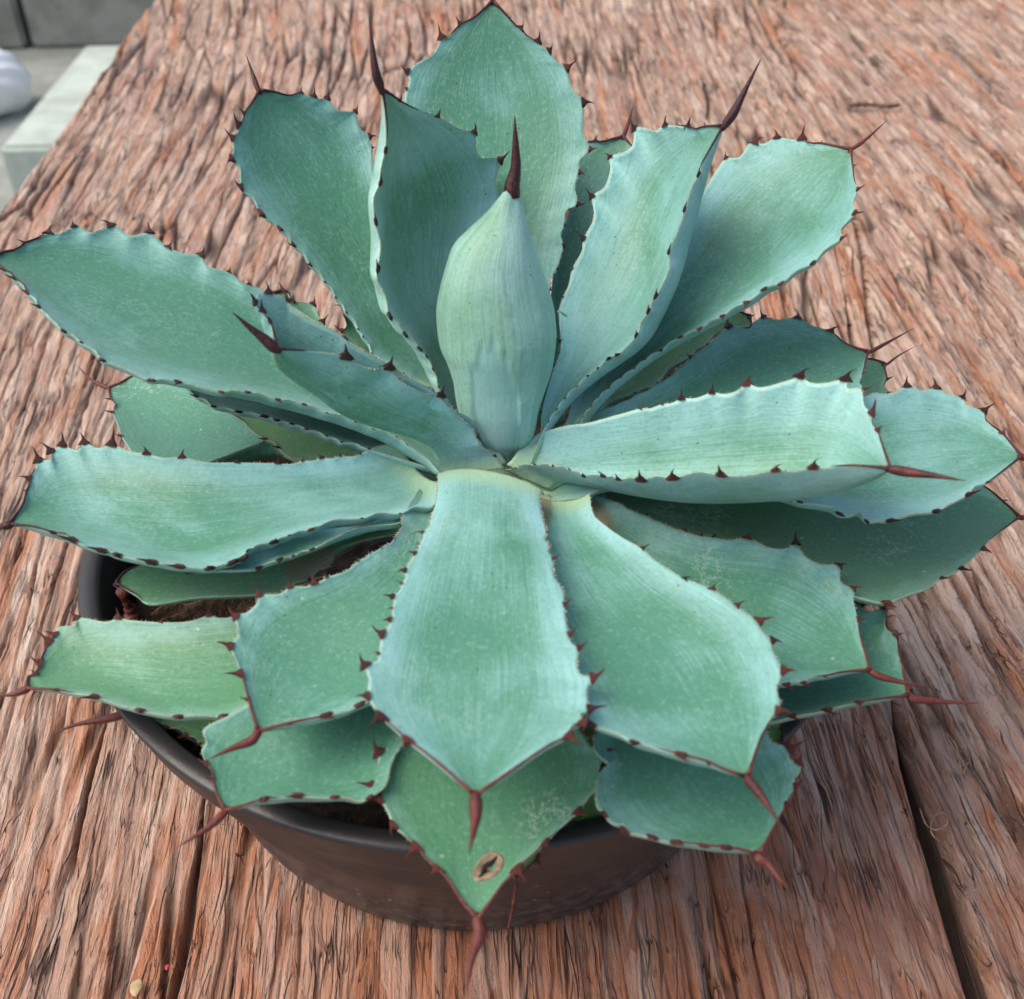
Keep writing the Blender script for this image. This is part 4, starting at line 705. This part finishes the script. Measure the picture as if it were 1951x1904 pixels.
M_BAG = simple('white_plastic_bag', (.80, .82, .84), .4, 20., .05, .5, .006)
bc = at_z(8, 128, GZ + .1); bm = bmesh.new(); bmesh.ops.create_icosphere(bm, subdivisions=5, radius=1)
for v in bm.verts:
    c_ = v.co.copy(); f_ = 1 + .08 * math.sin(c_.x * 5 + c_.y * 4) + .035 * math.sin(c_.y * 15 + c_.z * 11) - .05 * abs(math.sin(c_.y * 6 + c_.x * 3))
    v.co = Vector((c_.x * .15 * f_, c_.y * .095 * f_, max(c_.z, -.75) * .09 * f_))
me = bpy.data.meshes.new('plastic_bag'); bm.to_mesh(me); bm.free(); me.polygons.foreach_set('use_smooth', [True] * len(me.polygons)); me.materials.append(M_BAG)
bo = bpy.data.objects.new('plastic_bag', me); col.objects.link(bo); bo.location = (bc[0] - .09, bc[1] - .03, GZ + .07); bo.rotation_euler = (0, 0, .5)
tag(bo, 'crumpled white plastic bag on the paving at the upper left', 'bag')

# ------------------------------------------------------------------ bits lying on the table
M_TWIG = simple('dry_twig', (.13, .065, .04), .8, 300., .3, .5, .001); M_STRAW = simple('dry_fibre', (.34, .20, .11), .7, 300., .3, .3, .0005)
def strand(name, px, r_, m, label, cat, z=.0016, lift=0., group=None):
    P_ = np.array([at_z(x, y, z) for x, y in px]); P_[:, 2] += lift * np.sin(np.linspace(0, math.pi, len(P_)))
    P_ = catmull(P_, 26); V, Fc = tube(P_, r_ * (1 + .25 * np.sin(np.arange(26) * 1.7)) * np.interp(np.linspace(0, 1, 26), [0, .1, .9, 1], [.5, 1, .9, .4]), 7)
    o = mesh_obj(name, V, Fc, m); tag(o, label, cat, group); return o
strand('twig', [(1618, 201), (1650, 199), (1690, 203), (1716, 200)], .0016, M_TWIG, 'short dark twig lying across the cracked wood near the upper right', 'twig', .002)
strand('dry_fibre', [(1752, 1540), (1762, 1575), (1780, 1590), (1800, 1580), (1795, 1560), (1775, 1565), (1772, 1590), (1790, 1605)], .0003, M_STRAW, 'curled dry plant fibre at the edge of the gap between the planks', 'fibre', .0015, .003)
strand('dry_fibre', [(862, 1893 - 10), (852, 1850)], .0001, M_STRAW, 'thin pale splinter of wood fibre below the pot', 'fibre', .001) if 0 else None
strand('dry_fibre', [(838, 1823), (850, 1818), (873, 1790), (885, 1788)], .0003, M_STRAW, 'thin pale splinter lying on the wood below the pot', 'fibre', .001, .002) if 0 else None
strand('dry_fibre', [(1802, 1395), (1820, 1430), (1830, 1480), (1845, 1450)], .0003, M_STRAW, 'thin reddish fibre on the right plank beside the gap', 'fibre', .002, .002)
def chip(name, x, y, r_, c, label, cat):
    bm = bmesh.new(); bmesh.ops.create_icosphere(bm, subdivisions=3, radius=1); P_ = at_z(x, y, .001)
    for v in bm.verts: v.co = Vector((v.co.x * r_ * (1 + .12 * math.sin(v.co.y * 3)), v.co.y * r_ * 1.5 * (1 + .12 * math.sin(v.co.x * 3)), v.co.z * r_ * .4))
    me = bpy.data.meshes.new(name); bm.to_mesh(me); bm.free(); me.polygons.foreach_set('use_smooth', [True] * len(me.polygons)); me.materials.append(simple(name + '_surface', c, .7, 400., .2, .5, .001))
    o = bpy.data.objects.new(name, me); col.objects.link(o); o.location = P_; tag(o, label, cat)
chip('wood_chip', 259, 1882, .0017, (.50, .36, .20), 'small cream coloured chip of wood at the bottom left edge', 'chip')
chip('paint_speck', 318, 1843, .0006, (.5, .04, .08), 'tiny pink red speck on the wood at the bottom left', 'speck')
# dried leaf and spines low in the pot
M_DRY = simple('dry_brown_leaf', (.20, .115, .065), .8, 120., .4, .8, .002)

def dead_leaf():
    a = np.array([at_z(x, y, .076) for x, y in ((285, 1180), (340, 1160), (430, 1145), (530, 1125), (640, 1100))]); b = np.array([at_z(x, y, .070) for x, y in ((300, 1215), (360, 1200), (440, 1195), (540, 1190), (660, 1180))])
    A_, B_ = catmull(a, 40), catmull(b, 40); w_ = np.linspace(0, 1, 12)
    P_ = A_[:, None] * (1 - w_)[None, :, None] + B_[:, None] * w_[None, :, None]; P_[..., 2] += .004 * np.sin(w_ * 9)[None] * np.sin(np.arange(40) * .4)[:, None] * .5 + .005 * np.sin(w_ * math.pi)[None]
    idx = np.arange(480).reshape(40, 12); Fc = np.stack([idx[:-1, :-1], idx[:-1, 1:], idx[1:, 1:], idx[1:, :-1]], -1).reshape(-1, 4)
    V = P_.reshape(-1, 3) - [0, 0, .07]; n_ = len(V); V = np.vstack([V, V - [0, 0, .0012]])
    o = mesh_obj('dead_leaf', V, np.vstack([Fc, Fc[:, ::-1] + n_]), M_DRY, plant); o['label'] = 'dry brown dead leaf low in the pot'
    def dry(px, z, r_, c=(.9, .6)):
        P_ = catmull(np.array([at_z(x, y, zz) for (x, y), zz in zip(px, z)]), 24); V, Fc = tube(P_, r_ * np.interp(np.linspace(0, 1, 24), [0, .1, .5, 1], [1.1, 1.2, .7, .08]) * (1 + .12 * np.sin(np.arange(24) * 1.3)), 8)
        q = mesh_obj('terminal_spine', V - [0, 0, .07], Fc, M_SPINE, o); q.color = (*c, 0, 1)
    dry([(228, 1135), (250, 1118), (285, 1108), (300, 1095), (309, 1083)], [.092, .094, .096, .098, .101], .0015)
    dry([(255, 1190), (250, 1165), (240, 1148), (228, 1138)], [.080, .084, .088, .091], .0022)
dead_leaf()
def scar():
    """the hole in the front lower leaf: a corky oval with a split"""
    c0 = CAM + ray(*parse('H 868,1205')[0][:2]) * 1; d = ray(*parse('H 868,1205')[0][:2])
    lf = [o for o in bpy.data.objects if o.get('label', '').startswith('front lower leaf')][0]
    bpy.context.view_layer.update(); dep = bpy.context.evaluated_depsgraph_get()
    from mathutils.bvhtree import BVHTree
    bt = BVHTree.FromObject(lf, dep); O = Vector(CAM) - Vector((0, 0, .07)); hit, nr, _, _ = bt.ray_cast(O, Vector(d).normalized())
    if hit is None: print('scar missed'); return
    if nr.dot(O - hit) < 0: nr = -nr
    yv = Vector((.25, .6, .7)); yv = (yv - yv.dot(nr) * nr).normalized(); xv = yv.cross(nr); q = Matrix((xv, yv, nr)).transposed(); V = []; n_ = 28; rings = [(0, .0), (.35, .0), (.6, .00015), (.8, .0004), (.93, .0006), (1.02, .0004), (1.1, -.0003)]
    for r_, h_ in rings[1:]:
        for k in range(n_):
            a = 2 * math.pi * k / n_; w_ = 1 + .06 * math.sin(3 * a + 1); V.append(tuple(hit + q @ Vector((.0026 * r_ * w_ * math.cos(a) + .0006 * r_ * math.sin(a), .0036 * r_ * w_ * math.sin(a), h_))))
    V.append(tuple(hit + q @ Vector((0, 0, .0001)))); m_ = len(rings) - 1
    Fc = [(i * n_ + k, i * n_ + (k + 1) % n_, (i + 1) * n_ + (k + 1) % n_, (i + 1) * n_ + k) for i in range(m_ - 1) for k in range(n_)] + [(len(V) - 1, k, (k + 1) % n_) for k in range(n_)]
    o = mesh_obj('scar', V, Fc, simple('corky_scar', (.40, .29, .19), .85, 700., .35, .8, .001), lf)
    P_ = [hit + q @ Vector((x, y, .0003)) for x, y in ((-.0008, -.0035), (-.0004, -.0018), (-.0006, -.0004), (.0002, .0010), (.0005, .0022), (.0009, .0034))]
    V, Fc = tube(catmull([tuple(p) for p in P_], 18), .00055 * np.interp(np.linspace(0, 1, 18), [0, .3, .6, 1], [.3, .9, 1., .2]), 6)
    mesh_obj('split', V, Fc, simple('dark_split', (.015, .01, .008), .9, 300.), lf)
scar()
